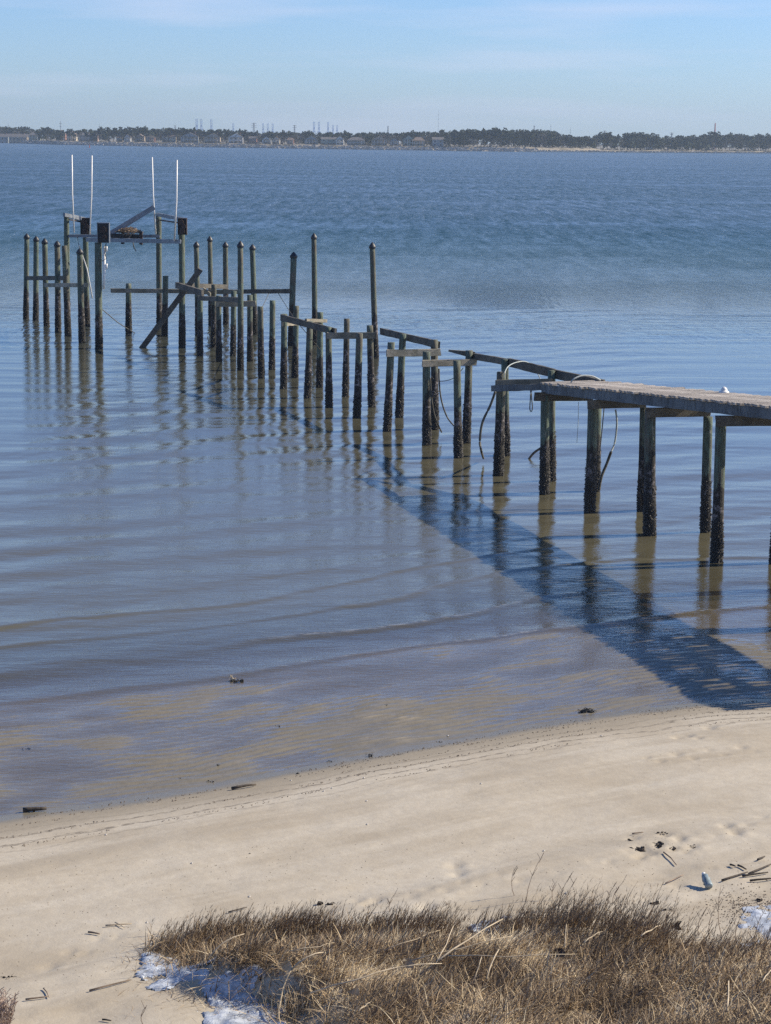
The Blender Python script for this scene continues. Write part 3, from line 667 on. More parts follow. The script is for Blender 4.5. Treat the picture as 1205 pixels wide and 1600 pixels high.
rope('weedy_rope', [aty(774, 612, Y39-.25), aty(766, 634, Y39-.2), aty(754, 660, Y39-.2), aty(750, 688, Y39-.2), aty(752, 704, Y39-.2), aty(755.5, 716, Y39+2.0)], .028, M['rope'], 'thick weedy rope curving down left of the double pile', 'rope')
rope('weedy_rope', [aty(686, 576, Y36-.3), aty(687, 605, Y36-.3), aty(691, 630, Y36-.3), aty(699, 652, Y36-.3), aty(709, 665, Y36-.3)], .02, M['rope'], 'dark rope sagging towards the water between two double piles', 'rope')
rope('weedy_rope', [aty(672, 590, Y35-.15), aty(674, 620, Y35-.15), aty(678, 645, Y35-.1), aty(684, 662, Y35+.1), aty(690, 675, Y35+1.2)], .022, M['rope'], 'short rope trailing down the right side of a pile into the water', 'rope')
rope('sagging_line', [aty(674, 588, Y35+.2), aty(682, 595, Y36-.5), aty(696, 595, Y36-.5), aty(710, 590, Y36-.4), aty(724, 575, Y36-.2)], .009, M['rope'], 'thin line sagging between the tops of two double piles', 'line')
rope('rope_loop', [aty(829.5, 594, Y39), aty(829, 620, Y39-.2), aty(828, 638, Y39-.2), aty(830, 643, Y39-.2), aty(832, 637, Y39-.2), aty(830.5, 615, Y39-.2), aty(832, 594, Y39)], .012, M['rope'], 'dark rope loop hanging from the bare beam end', 'rope')
rope('floating_stick', [onz(826, 716)+np.array([-.03,0,-.08]), aty(834, 708, onz(826, 716)[1]), aty(847, 699, onz(826, 716)[1])], .03, M['drift'], 'dark crooked stick poking from the water beside the first deck pile', 'stick')
rope('mooring_line', [aty(158, 482, Y7+.2), aty(170, 492, Y7+1.2), aty(186, 505, Y7+3), aty(211, 520.5, B_('P8')[1]-.2)], .016, M['rope'], 'dark line running from the lift post down to the lone short pile', 'line')
rope('mooring_line', [aty(433, 455, Yb-.1), aty(446, 476, Yb-.8), aty(462, 500, B_('P22')[1]), aty(482, 524, B_('P26')[1]+.3), aty(500, 546, B_('P26')[1])], .011, M['rope'], 'slack line slanting down from the long beam past the crooked frame', 'line')
rope('mooring_line', [aty(420, 459, Yb-.3), aty(410, 480, B_('P19')[1]+.2)], .011, M['rope'], 'short line from the long beam to a low pile top', 'line')
rope('growth_snag', [aty(1004, 788, B_('P44')[1]+.1), aty(1001, 774, B_('P44')[1]), aty(998, 768, B_('P44')[1])], .028, M['drift'], 'small dark snag jutting from the left of a deck pile', 'stick')
# white plastic piece on the deck
dc = deck_pt(d47-2.15, 1.25, .019); V = []; n = 16
wl_ = MB()
for rr, z in ((.10, 0), (.10, .02), (.09, .035), (.065, .04), (.062, .075), (.04, .105), (.012, .12)):
    V += [(dc[0]+rr*math.cos(2*math.pi*k/n), dc[1]+rr*math.sin(2*math.pi*k/n), dc[2]+z) for k in range(n)]
wl_.add(V, [(i*n+k, i*n+(k+1)%n, (i+1)*n+(k+1)%n, (i+1)*n+k) for i in range(6) for k in range(n)]+[tuple(range(6*n, 7*n))])
tag(wl_.build('piling_light', M['pvc'], None, True), 'small white domed plastic fitting on the far edge of the deck', 'dock light')

# ------------------------------------------------------------------ far shore
def hor(px): return 219.5+.0125*(px-602)
_ep = [(-400, 219.5), (-200, 221), (0, 223), (100, 226.3), (250, 229), (400, 231.3), (560, 233.6), (800, 236.8), (900, 237.6), (1205, 239.6), (1500, 244), (1800, 249)]
_ew = np.array([onz(*q)[:2] for q in _ep])
def yedge(x): return np.interp(x, _ew[:,0], _ew[:,1])
def far_h(x, y):
    d = y-yedge(x); return np.where(d < 0, -1.4, 0)+sstep(-2, 16, d)*3.4*np.where(x > 170, .55, 1)+sstep(-6, 0, d)*1.4*(d < 0)+.5*fbm(x*.02, y*.02)*sstep(10, 60, d)
fx = np.linspace(-1400, 1400, 281); fd = np.array([-6, -2, 1, 4, 8, 12, 16, 25, 40, 70, 120, 250, 500, 1200, 2500, 5200.])
X, D_ = np.meshgrid(fx, fd); Y = yedge(X)+D_; 
Z = far_h(X, Y)+np.where(D_ > 1, .25*(vnoise(X*.31, Y*.5)-.5), 0)
nx, ny = len(fx), len(fd); ii = np.arange(nx*ny).reshape(ny, nx)
Qf = np.stack([ii[:-1,:-1].ravel(), ii[:-1,1:].ravel(), ii[1:,1:].ravel(), ii[1:,:-1].ravel()], 1)
def mat_far():
    m, n, l, p = new_mat('far_bank'); g = N(n, 'ShaderNodeNewGeometry'); pos = g.outputs['Position']
    a = noise_(n, l, pos, .035, 4, .6, 0, (1, .3, 1)); b = noise_(n, l, pos, .6, 4, .7)
    c = mixc(n, l, rng_(n, l, a, .42, .58), (.10, .09, .06), (.34, .30, .24)); c = mixc(n, l, rng_(n, l, b, .45, .6, 0, .5), c, (.07, .06, .045))
    sep = N(n, 'ShaderNodeSeparateXYZ'); l.new(pos, sep.inputs[0])
    c = mixc(n, l, rng_(n, l, sep.outputs['Z'], 1.9, .3), c, (.40, .36, .30))
    l.new(c, p.inputs['Base Color']); p.inputs['Roughness'].default_value = .95; return m
tag(obj('far_shore', mesh('far_shore', np.stack([X.ravel(), Y.ravel(), Z.ravel()], 1), Qf), mat_far()), kind='structure')
# riprap along the bank
M['rock'] = simple('pale_riprap_rock', (.42, .40, .37), .9, .5, .5)
mb = MB(); rs = random.Random(4)
def rock(mb, x, y, z, s_, rs):
    V = [(x+s_*a*rs.uniform(.7, 1.3), y+s_*b*rs.uniform(.7, 1.3), z+s_*.7*c*rs.uniform(.6, 1.3)) for a, b, c in ((-1,-.6,-1),(1,-.7,-1),(.9,.8,-1),(-1,.8,-1),(-.6,-.3,1),(.7,-.4,1),(.6,.5,.9),(-.6,.6,.8))]
    mb.add(V, [(4,5,6,7),(0,1,5,4),(1,2,6,5),(2,3,7,6),(3,0,4,7)])
for i in range(4200):
    x = rs.uniform(-560, 120) if i < 3400 else rs.uniform(120, 430); y0 = float(yedge(x)); d = rs.uniform(-1.5, 15 if x < -380 else 9 if x < 120 else 2.5)
    rock(mb, x, y0+d, float(far_h(np.array(x), np.array(y0+d)))+.3, rs.uniform(.5, 1.35), rs)
rr = mb.build('riprap', M['rock']); tag(rr, 'grey riprap rocks lining the far bank', 'rocks', None, 'stuff')

# trees
def tree_mats():
    out = {}
    for nm, a, b in (('pine', (.012, .022, .013), (.030, .042, .024)), ('oak', (.018, .027, .016), (.042, .052, .030)), ('bare', (.045, .043, .042), (.09, .085, .08))):
        m, n, l, p = new_mat(nm+'_foliage'); oi = N(n, 'ShaderNodeObjectInfo'); g = N(n, 'ShaderNodeNewGeometry')
        nz = noise_(n, l, g.outputs['Position'], .22, 3, .6); c = mixc(n, l, rng_(n, l, nz, .35, .65), a, b)
        hs = n.new('ShaderNodeHueSaturation'); l.new(rng_(n, l, oi.outputs['Random'], 0, 1, .7, 1.35, False), hs.inputs['Value']); l.new(c, hs.inputs['Color'])
        l.new(hs.outputs[0], p.inputs['Base Color']); p.inputs['Roughness'].default_value = .95; out[nm] = m
    return out
TM = tree_mats(); M['trunk'] = simple('tree_trunk', (.11, .085, .065), .9, .3, 1)
def crown_mesh(kind, seed, nq=None):
    r = np.random.default_rng(seed); Vs = []
    lobes = []
    if kind == 'pine':
        for i in range(8): lobes.append((r.normal(0, .16), r.normal(0, .16), r.uniform(.48, .92), r.uniform(.13, .2), r.uniform(.07, .12)))
        nq = nq or 230; sz = .055
    elif kind == 'oak':
        for i in range(11): a = r.random()*6.28; q = .26*math.sqrt(r.random()); lobes.append((q*math.cos(a), q*math.sin(a), r.uniform(.22, .82)-q*.3, r.uniform(.16, .24), r.uniform(.12, .18)))
        nq = nq or 300; sz = .06
    else:
        for i in range(9): a = r.random()*6.28; q = .24*math.sqrt(r.random()); lobes.append((q*math.cos(a), q*math.sin(a), r.uniform(.35, .85)-q*.3, r.uniform(.14, .2), r.uniform(.13, .2)))
        nq = nq or 190; sz = .05
    V = []; Fc = []
    for i in range(nq):
        lx, ly, lz, lr, lh = lobes[r.integers(len(lobes))]; d = r.normal(0, 1, 3); d /= np.linalg.norm(d); d *= r.uniform(.55, 1)
        c = np.array([lx+d[0]*lr, ly+d[1]*lr, lz+d[2]*lh]); u = r.normal(0, 1, 3); u /= np.linalg.norm(u); v = np.cross(u, r.normal(0, 1, 3)); v /= np.linalg.norm(v)
        s_ = sz*r.uniform(.6, 1.3); 
        if kind == 'bare': u = u*1.5; v = v*.28
        k = len(V); V += [c-u*s_, c-v*s_, c+u*s_, c+v*s_]; Fc.append((k, k+1, k+2, k+3))
    return np.array(V), np.array(Fc)
def trunk_mb(kind):
    mb = MB(); mb.tube([(0, 0, -.03), (.01, 0, .3), (0, .01, .6), (.01, 0, .85)], .022, 6, .006)
    for a, z, L in ((.4, .42, .25), (2.4, .5, .26), (4.4, .56, .22), (5.4, .38, .2)):
        mb.tube([(0, 0, z), (L*.5*math.cos(a), L*.5*math.sin(a), z+.1), (L*math.cos(a), L*math.sin(a), z+.2)], .010, 4, .003)
    return mb
protos = {}
for kind in ('pine', 'oak', 'bare'):
    tm = trunk_mb(kind); tme = mesh(kind+'_trunk', tm.V, tm.F); tme.materials.append(M['trunk'])
    for v in range(4):
        Vc, Fc = crown_mesh(kind, 100+v*7+len(kind)); cmx = mesh(kind+'_crown', Vc, Fc); cmx.materials.append(TM[kind]); protos[kind, v] = (cmx, tme)
sky_px = [(-300,196),(0,196.5),(40,197),(60,202),(75,198),(88,199),(100,204),(130,201),(160,200),(200,200),(250,199),(300,201),(350,203),(400,204),(440,205),(480,205),(520,206),(560,206),(600,206),(640,205),(680,203),(720,203),(760,202),(800,201.5),(840,202),(868,208),(885,212),(910,211),(935,206),(950,211),(968,205),(985,205),(998,209),(1012,213),(1030,212),(1060,211),(1090,208),(1130,208),(1170,210),(1205,210),(1500,212)]
def skyline(px): return np.interp(px, [a for a, b in sky_px], [b for a, b in sky_px])
def px_of(x, y): return 602.5+x/y*F
KN = {'pine': ('pine_tree', 'dark pine'), 'oak': ('evergreen_tree', 'broad evergreen tree'), 'bare': ('bare_tree', 'bare greyish winter tree')}
LM = [(-20, 'beyond the left edge of the low grey house'), (12, 'behind the low grey house at far left'), (32, 'behind the long low tan building'), (56, 'behind the grey green house'), (75, 'at the left end of the dark wooded point'), (90, 'in the middle of the dark wooded point'), (108, 'by the steep brown gabled house'), (132, 'behind the dark house beside the pink one'), (150, 'behind the pink gabled house'),
    (170, 'in the gap right of the pink gabled house'), (192, 'behind the two smallest left houses'), (222, 'behind the tan and brick houses'), (262, 'behind the cream hipped house'), (294, 'behind the large grey house with porches'), (329, 'beneath the three left cranes'), (365, 'behind the white pillared house'), (393, 'beneath the broad lattice pylon'), (420, 'beneath the trio of short cranes'),
    (449, 'behind the small brick house'), (483, 'beneath the first tall middle cranes'), (512, 'beneath the last of the five middle cranes'), (550, 'behind the wide grey porch house'), (590, 'beneath the stubby pointed tower'), (620, 'between the pointed tower and the last houses'), (648, 'behind the tan hipped last house'), (676, 'beneath the very tall faint mast'), (706, 'just right of the very tall faint mast'),
    (740, 'in the level woods right of the tall faint mast'), (775, 'in the woods left of the white dock'), (805, 'left of the small lattice tower'), (826, 'beneath the small lattice tower'), (848, 'behind the dark channel marker'), (872, 'where the woods dip right of the channel marker'), (895, 'at the right end of the white dock'), (930, 'beneath the faint pylon above bare trees'), (968, 'in the tall rounded clump right of centre'),
    (1002, 'by the tiny white house'), (1035, 'in the low gap left of the red tower'), (1065, 'left of the red and white tower'), (1100, 'beneath the red and white tower'), (1135, 'right of the red and white tower'), (1170, 'near the right end of the dark grove'), (1210, 'at the right edge of the dark grove')]
def zone(px): return min(LM, key=lambda q: abs(q[0]-px))[1]
def put_tree(kind, v, x, y, z, h, wd, label, group):
    nm, ds = KN[kind]; cmx, tme = protos[kind, v]
    t = empty(nm, (x, y, z)); t.scale = (h*wd, h*wd, h); t.rotation_euler[2] = rng.random()*6.28
    tag(t, label, 'tree', group); obj('crown', cmx, None, t); obj('trunk', tme, None, t)
rs = random.Random(21)
px = -28
while px < 1235:
    kind = rs.choices(('pine', 'oak', 'bare'), (5, 3, 4) if px < 700 else (4, 5, 2))[0]
    if px < 60: kind = rs.choice(('pine', 'bare', 'bare'))
    row = rs.random(); dpt = rs.uniform(46, 70) if row < .8 else rs.uniform(36, 42)
    if 700 < px: dpt = rs.uniform(14, 42)
    if 60 < px < 110: dpt = rs.uniform(8, 40); kind = rs.choice(('pine', 'oak'))
    x = (px-602.5)/F*2050; y = float(yedge(x))+dpt; x = (px-602.5)/F*y; y = float(yedge(x))+dpt
    zb = float(far_h(np.array(x), np.array(y)))
    top = aty(px, float(skyline(px))+abs(rs.gauss(0, 2.6))-(.8 if rs.random() < .3 else 0), y)[2]
    h = max(6, (top-zb)*1.12); 
    if kind == 'bare': h *= .82
    wd = rs.uniform(.75, 1.05)*(.8 if h > 17 else 1)
    if px > 860 and kind == 'oak': wd *= rs.uniform(1.1, 1.6); h *= rs.uniform(.86, 1.06)
    if 958 < px < 985: kind = 'oak'; wd = 1.15
    ds = ('tall ' if h > 19 else 'low ' if h < 14.5 else '')+KN[kind][1]; put_tree(kind, rs.randrange(4), x, y, zb, h, wd, f'{ds} {zone(px)}', f'{ds}s {zone(px)}')
    px += rs.uniform(4.0, 6.2) if px > 700 else rs.uniform(4.6, 7.5)
# woods behind, one mass
Vb = []; Fb = []; cnt = 0; cols = {'pine': ([], []), 'bare': ([], [])}
small = {('pine', v): crown_mesh('pine', 900+v, 120) for v in range(3)}; small.update({('bare', v): crown_mesh('oak', 950+v, 120) for v in range(3)})
nn = {'pine': 0, 'bare': 0}
for i in range(1500):
    px = rs.uniform(-250, 1460); d = rs.uniform(75, 420); k = 'bare' if rs.random() < .42 else 'pine'
    x = (px-602.5)/F*2050; y = float(yedge(x))+d; x = (px-602.5)/F*y
    top = aty(px, float(skyline(px))-.6+abs(rs.gauss(0, 2.2)), y)[2]; zb = 3.0; h = max(5, top-zb)*(.9 if k == 'bare' else 1)
    Vc, Fc = small[k, rs.randrange(3)]; a = rs.random()*6.28; c_, s_ = math.cos(a), math.sin(a)
    P = np.stack([(Vc[:,0]*c_-Vc[:,1]*s_)*h*.95+x, (Vc[:,0]*s_+Vc[:,1]*c_)*h*.95+y, Vc[:,2]*h+zb], 1)
    cols[k][0].append(P); cols[k][1].append(Fc+nn[k]); nn[k] += len(P)
for k, lab in (('pine', 'dark evergreen woods massed behind the houses and front trees of the far shore'), ('bare', 'grey leafless winter woods mixed in behind the far shore')):
    me = mesh('distant_woods', np.concatenate(cols[k][0]), np.concatenate(cols[k][1])); o = obj('distant_woods', me, TM[k]); tag(o, lab, 'woods', None, 'stuff')
# low brush between houses
Ps, Fs, n0 = [], [], 0
for i in range(520):
    px = rs.uniform(-60, 1300); x = (px-602.5)/F*2050; y = float(yedge(x))+rs.uniform(9, 22); x = (px-602.5)/F*y; h = rs.uniform(1.0, 2.4)
    Vc, Fc = small['bare', rs.randrange(3)]; P = Vc*h*np.array([1.3, 1.3, .9])+np.array([x, y, float(far_h(np.array(x), np.array(y)))-.4]); Ps.append(P); Fs.append(Fc+n0); n0 += len(P)
o = obj('shore_brush', mesh('shore_brush', np.concatenate(Ps), np.concatenate(Fs)), TM['bare']); tag(o, 'low brush and shrubs along the top of the far bank', 'brush', None, 'stuff')

# houses
HM = {k: simple('house_'+k, c, .8, .08, 1) for k, c in dict(white=(.72,.70,.66), cream=(.60,.52,.40), grey=(.30,.32,.33), brick=(.30,.16,.12), tan=(.42,.34,.26), pink=(.52,.36,.31), roof=(.13,.12,.12), roofbrown=(.20,.15,.12), pane=(.03,.035,.045), sage=(.32,.36,.30)).items()}
def house(px, w_px, ytop, wallk, roofk, form, label, dpt=26):
    x = (px-602.5)/F*2050; y = float(yedge(x))+dpt; x = (px-602.5)/F*y; zb = float(far_h(np.array(x), np.array(y)))-.2
    ridge = aty(px, ytop, y)[2]; w = w_px/F*y; hh = max(5.5, ridge-zb); we = hh*(.62 if form != 'low' else .72); dp = 9.0
    r = empty('waterfront_house', (x, y, zb)); r.rotation_euler[2] = 0; tag(r, label, 'house', 'houses on the far shore')
    def bx(nm, cx, cy, cz, dx, dy, dz, mat, par=None):
        V = MB().box((cx, cy, cz), (dx, dy, dz)); return obj(nm, mesh(nm, V.V, V.F), mat, par or r)
    W_, R_ = HM[wallk], HM[roofk]
    bx('wall', 0, dp/2, we/2, w, dp, we, W_)
    e = .45
    if form == 'hip': V = [(-w/2-e,-e,we),(w/2+e,-e,we),(w/2+e,dp+e,we),(-w/2-e,dp+e,we),(-w*.22,dp/2,hh),(w*.22,dp/2,hh)]; Fc = [(0,1,5,4),(1,2,5),(2,3,4,5),(3,0,4),(3,2,1,0)]
    elif form == 'gable':   # gable end to the water
        V = [(-w/2-e,-e,we),(w/2+e,-e,we),(w/2+e,dp+e,we),(-w/2-e,dp+e,we),(0,-e,hh),(0,dp+e,hh)]; Fc = [(0,4,5,3),(1,2,5,4),(3,2,1,0),(2,3,5)]
    else: V = [(-w/2-e,-e,we),(w/2+e,-e,we),(w/2+e,dp+e,we),(-w/2-e,dp+e,we),(-w/2-e,dp/2,hh),(w/2+e,dp/2,hh)]; Fc = [(0,1,5,4),(2,3,4,5),(3,2,1,0),(0,4,3),(1,2,5)]
    rf = obj('roof', mesh('roof', V, Fc), R_, r)
    if form == 'gable':
        obj('gable_wall', mesh('gable_wall', [(-w/2,-.02,we),(w/2,-.02,we),(0,-.02,hh-.25)], [(0,1,2)]), W_, r)
        gw = bx('window', 0, -.06, we+.35*(hh-we), w*.16, .08, (hh-we)*.3, HM['white']); bx('pane', 0, -.12, we+.35*(hh-we), w*.12, .05, (hh-we)*.22, HM['pane'], gw)
    if w > 11: bx('chimney', w*.3, dp*.5, hh-.1, .9, .9, 1.8, HM['brick'], rf)
    nb_ = max(2, int(w/3.2)); nf = 2 if we > 4.2 else 1
    for f in range(nf):
        for i in range(nb_):
            cx = -w/2+(i+.5)*w/nb_; cz = (f+.5)*we/nf; fr = bx('window', cx, -.05, cz, w/nb_*.55, .08, we/nf*.55, HM['white']); bx('pane', cx, -.11, cz, w/nb_*.43, .05, we/nf*.43, HM['pane'], fr)
    if form != 'low':
        bx('porch_deck', 0, -1.5, we*.48, w*.7, 2.6, .2, HM['white']); bx('porch_roof', 0, -1.5, we*.98, w*.74, 2.9, .18, R_)
        for i in range(4): bx('porch_column', -w*.33+w*.22*i, -2.6, we*.49, .28, .28, we*.96, HM['white'])
hs_ = [(6,18,209,'grey','roof','low','low grey house partly hidden by a dark tree at the far left edge'),(30,28,209,'tan','roof','low','long low tan building above the pale riprap at far left'),
(55,17,206,'sage','roof','hip','grey green house just left of the dark wooded point'),(96,14,203,'brick','roofbrown','gable','steep brown gabled house on the wooded point'),(113,14,205,'cream','roofbrown','gable','cream gabled house just right of the wooded point'),
(132,17,207,'grey','roof','low','dark house joined to the left of the pink gabled one'),(146,12,207,'pink','roof','gable','pink gable fronted house above a brown bank'),
(186,9,211,'tan','roofbrown','hip','small tan house among grey bare trees'),(198,9,210,'white','roofbrown','gable','small white gabled house among the row of bare trees'),(217,14,209,'tan','roofbrown','gable','tan gabled house left of the yellowish one'),
(234,13,210,'brick','roof','hip','brick house between the tan gabled and cream hipped houses'),(262,21,207,'cream','roofbrown','hip','cream house with broad hipped roof below the pine skyline'),
(294,27,207,'grey','roof','gable','large grey gabled house with white porches left of the three cranes'),(329,24,208,'tan','roof','gable','tan gabled house directly beneath the three left cranes'),
(365,22,208,'white','roof','gable','white pillared gabled house right of the three left cranes'),(391,12,213,'brick','roof','low','low brick house beneath the lattice pylon'),
(412,13,213,'white','roof','gable','small white gabled house below the middle trio of cranes'),(427,11,213,'cream','roofbrown','gable','small cream gabled house next to the middle trio of cranes'),
(449,10,214,'brick','roofbrown','hip','small brick house behind a yellow lit shrub'),(481,20,212,'grey','roof','gable','grey gabled house left of the tall middle cranes'),
(508,23,214,'sage','roof','low','long sage house beneath the tall middle cranes'),(525,12,212,'white','roof','gable','narrow white gabled house with steep roof'),
(550,27,214,'grey','roof','hip','wide grey house with white porch among dark trees'),(586,24,212,'tan','roofbrown','gable','tan three storey house beneath the pointed tower'),
(609,13,215,'grey','roof','gable','narrow grey gabled house right of the pointed tower'),(631,17,211,'sage','roof','gable','sage gabled house left of the tan hipped one'),(646,19,214,'tan','roofbrown','hip','tan hipped house, last large one before the woods'),
(676,17,214,'grey','roof','low','grey house nearly hidden by the woods'),(1002,10,226,'white','roofbrown','gable','tiny white house half hidden in trees above the pale right beach')]
for a in hs_: house(*a[:6], a[6])
# cranes, pylons and masts beyond
M['crane'] = simple('crane_blue_paint', (.06, .18, .48), .6, .1, 1); M['pylon'] = simple('pylon_steel', (.22, .24, .26), .6, .1, 1); M['red'] = simple('red_tower_paint', (.45, .12, .10), .6, .1, 1); M['wht'] = simple('white_tower_paint', (.7, .7, .7), .6, .1, 1)
def crane(px, ytop, label, Y=6300):
    x = (px-602.5)/F*Y; top = aty(px, ytop, Y)[2]; s = top/100; r = empty('gantry_crane', (x, Y, 0)); tag(r, label, 'crane', 'port cranes beyond the far shore')
    leg = MB()
    for lx in (-6*s, 6*s):
        for ly in (-10*s, 10*s): obj('leg', mesh('leg', *(lambda m: (m.V, m.F))(MB().box((lx, ly, 26*s), (1.9*s, 2.6*s, 52*s)))), M['crane'], r)
    b = MB().box((0, 0, 50*s), (14*s, 28*s, 3.5*s)).box((0, 0, 24*s), (13*s, 22*s, 2.4*s)); obj('portal', mesh('portal', b.V, b.F), M['crane'], r)
    bm_ = MB()                           # raised boom
    for lx in (-3.4*s, 3.4*s): bm_.tube([(lx, -8*s, 50*s), (lx, -14*s, 100*s)], 1.25*s, 4)
    for k in range(6): bm_.tube([(-3.4*s, -(8+k)*s, (54+8*k)*s), (3.4*s, -(8+k)*s, (58+8*k)*s)], .7*s, 4)
    obj('boom', mesh('boom', bm_.V, bm_.F), M['crane'], r)
    a = MB().tube([(-5*s, 4*s, 50*s), (0, 2*s, 74*s)], 1*s, 4).tube([(5*s, 4*s, 50*s), (0, 2*s, 74*s)], 1*s, 4); obj('mast', mesh('mast', a.V, a.F), M['crane'], r)
for px, yt, lb in ((305.5,185.5,'blue port crane with raised boom, first of the left trio'),(312.5,185.8,'blue port crane with raised boom, middle of the left trio'),(328,186.5,'blue port crane with raised boom, apart on the right of the left trio'),(361.5,192.5,'small single crane between the left trio and the lattice pylon'),
(407.5,192.5,'short crane nearest the lattice pylon'),(414.5,192.8,'short crane in the middle of the trio beside the pylon'),(422,193,'short crane on the right of the trio beside the pylon'),(485.5,190,'tall blue crane, first of the five in the middle of the skyline'),(493,190.2,'tall blue crane, second of the five in the middle of the skyline'),(507,190.6,'tall blue crane, third and middle of the five'),(514.5,195,'lower blue crane, fourth of the five'),(521,195.3,'lower blue crane, last of the five')): crane(px, yt, lb)
def lattice(px, ytop, w_px, label, arms=3, Y=3300, mats=None, cat='pylon', nm='lattice_pylon'):
    x = (px-602.5)/F*Y; top = aty(px, ytop, Y)[2]; w = w_px/F*Y/2; r = empty(nm, (x, Y, 0)); tag(r, label, cat)
    b = MB(); th = max(.35, w*.06)
    for sx in (-1, 1):
        for sy in (-1, 1): b.tube([(sx*w*.5, sy*w*.5, 0), (sx*w*.12, sy*w*.12, top)], th, 4)
    for k in range(10):
        z0, z1 = top*k/10, top*(k+1)/10; w0, w1 = w*.5*(1-.76*k/10), w*.5*(1-.76*(k+1)/10)
        b.tube([(-w0, -w0, z0), (w1, -w1, z1)], th*.6, 4).tube([(w0, -w0, z0), (-w1, -w1, z1)], th*.6, 4)
    obj('lattice_tower', mesh('lattice_tower', b.V, b.F), (mats or [M['pylon']])[0], r)
    for k in range(arms):
        z = top*(.97-.09*k); m_ = MB().tube([(-w*(.9-.0*k), 0, z), (0, 0, z+w*.12), (w*.9, 0, z)], th*.8, 4); obj('cross_arm', mesh('cross_arm', m_.V, m_.F), M['pylon'], r)
    return r
lattice(393, 192, 9, 'broad armed lattice pylon between the left and middle cranes'); lattice(455.5, 195.5, 7, 'faint lattice pylon between the two groups of middle cranes', 2)
lattice(272, 196, 4, 'small lattice tower left of the first cranes', 2); lattice(823.5, 196, 4, 'small lattice tower above the woods right of centre', 1)
lattice(1101, 192, 5, 'red and white lattice tower above the dark grove at right', 0, 2600, [M['red']], 'tower', 'radio_tower')
lattice(599, 196.5, 6, 'stubby pointed tower on the skyline right of the five cranes', 0, 3000, None, 'tower', 'pointed_tower')
lattice(932, 204, 7, 'faint pylon just above the bare trees right of centre', 2, 2900); lattice(1035, 207, 6, 'faint pylon in the low gap left of the red tower', 2, 2900)
def mast(px, ytop, r_, label, Y=2700, yb=None):
    x = (px-602.5)/F*Y; top = aty(px, ytop, Y)[2]; m_ = MB().tube([(x, Y, 0), (x, Y, top*.6), (x, Y, top)], r_, 6, r_*.4); 
    for z in (.75, .88): m_.tube([(x-r_*3, Y, top*z), (x+r_*3, Y, top*z)], r_*.5, 4)
    tag(m_.build('radio_mast', M['pylon']), label, 'mast')
mast(96, 189, .55, 'thin mast behind the wooded point'); mast(155.5, 194, .35, 'thin short mast above the left pines'); mast(676, 172, .2, 'very tall faint radio mast above the woods'); mast(849, 193, .3, 'thin mast above the round topped woods'); mast(879, 199, .3, 'thin short mast in the dip of the treeline'); mast(16, 193, .3, 'short mast at the far left skyline')
# small pale dock and buoys at the right shore
x0, x1 = onz(800, 236)[0], onz(892, 237)[0]
dk = empty('shore_dock', (x0, float(yedge(x0))-8, 0)); tag(dk, 'low white dock lying along the far shore right of centre', 'dock')
for i in range(6):
    a_ = i*(x1-x0)/6; m_ = MB().box((a_+4, 0, .55), (8.2, 2.4, .22)); obj('dock_section', mesh('dock_section', m_.V, m_.F), HM['white'], dk)
    m_ = MB().box((a_+4, 0, .2), (.3, .3, 1.5)); obj('dock_post', mesh('dock_post', m_.V, m_.F), HM['white'], dk)
q = onz(842, 236.5); m_ = MB().tube([(q[0], q[1]-10, -.5), (q[0], q[1]-10, 5.5)], .5, 8).tube([(q[0], q[1]-10, 5.5), (q[0], q[1]-10, 6.1)], .9, 8); tag(m_.build('channel_marker', M['trunk']), 'dark channel marker post in front of the white dock', 'marker')
q = onz(140, 231); m_ = MB().tube([(q[0], q[1], -.3), (q[0], q[1], .5), (q[0], q[1], 2.2)], .55, 8, .15); tag(m_.build('buoy', M['red']), 'small reddish buoy off the pink house', 'buoy')

# ------------------------------------------------------------------ things on the beach
def stick(px0, py0, px1, py1, r, label, mat='drift', name='stick', cat='stick', bend=.03, lift=.01):
    a, b = ground(px0, py0, r*.7+lift), ground(px1, py1, r*.7+lift); m_ = (a+b)/2+np.array([bend*np.linalg.norm(b-a), 0, bend*.4*np.linalg.norm(b-a)])
    o = MB().tube([a, (a+m_)/2+np.array([0, .004, 0]), m_, (b+m_)/2, b], r, 6, r*.6).build(name, M[mat], None, True); return tag(o, label, cat)
def lump(px, py, s0_, label, mat='weed', name='seaweed_clump', cat='seaweed', n=14, flat=.5, seed=0):
    s_ = s0_*.62; q = ground(px, py); mb = MB(); rs = random.Random(int(px*3+py)+seed)
    for i in range(n):
        a = rs.random()*6.28; d = s_*.5*math.sqrt(rs.random()); c = q+np.array([d*math.cos(a)*1.3, d*math.sin(a), s_*flat*.25*rs.random()])
        if rs.random() < .45: rock(mb, c[0], c[1], c[2], s_*rs.uniform(.08, .2)*(1 if flat > .3 else .6), rs)
        else: L = s_*rs.uniform(.2, .45); t_ = rs.random()*6.28; mb.tube([c, c+np.array([L*.5*math.cos(t_), L*.5*math.sin(t_), L*flat*.6]), c+np.array([L*math.cos(t_), L*math.sin(t_), L*.05])], s_*.025, 4)
    return tag(mb.build(name, M[mat]), label, cat)
stick(36, 1270, 73, 1267, .03, 'dark waterlogged log at the water edge, far left', name='driftwood', cat='driftwood'); lump(47, 1269, .15, 'dark weed lump caught on the far left driftwood log', n=8)
lump(370, 1066, .22, 'tangle of pale twigs and weed standing in the shallows', n=26, flat=1.1); lump(366, 1064, .26, 'pale twigs sticking out of the shallow weed tangle', 'straw', 'twig_tangle', 'twigs', 9, 1.3, 5)
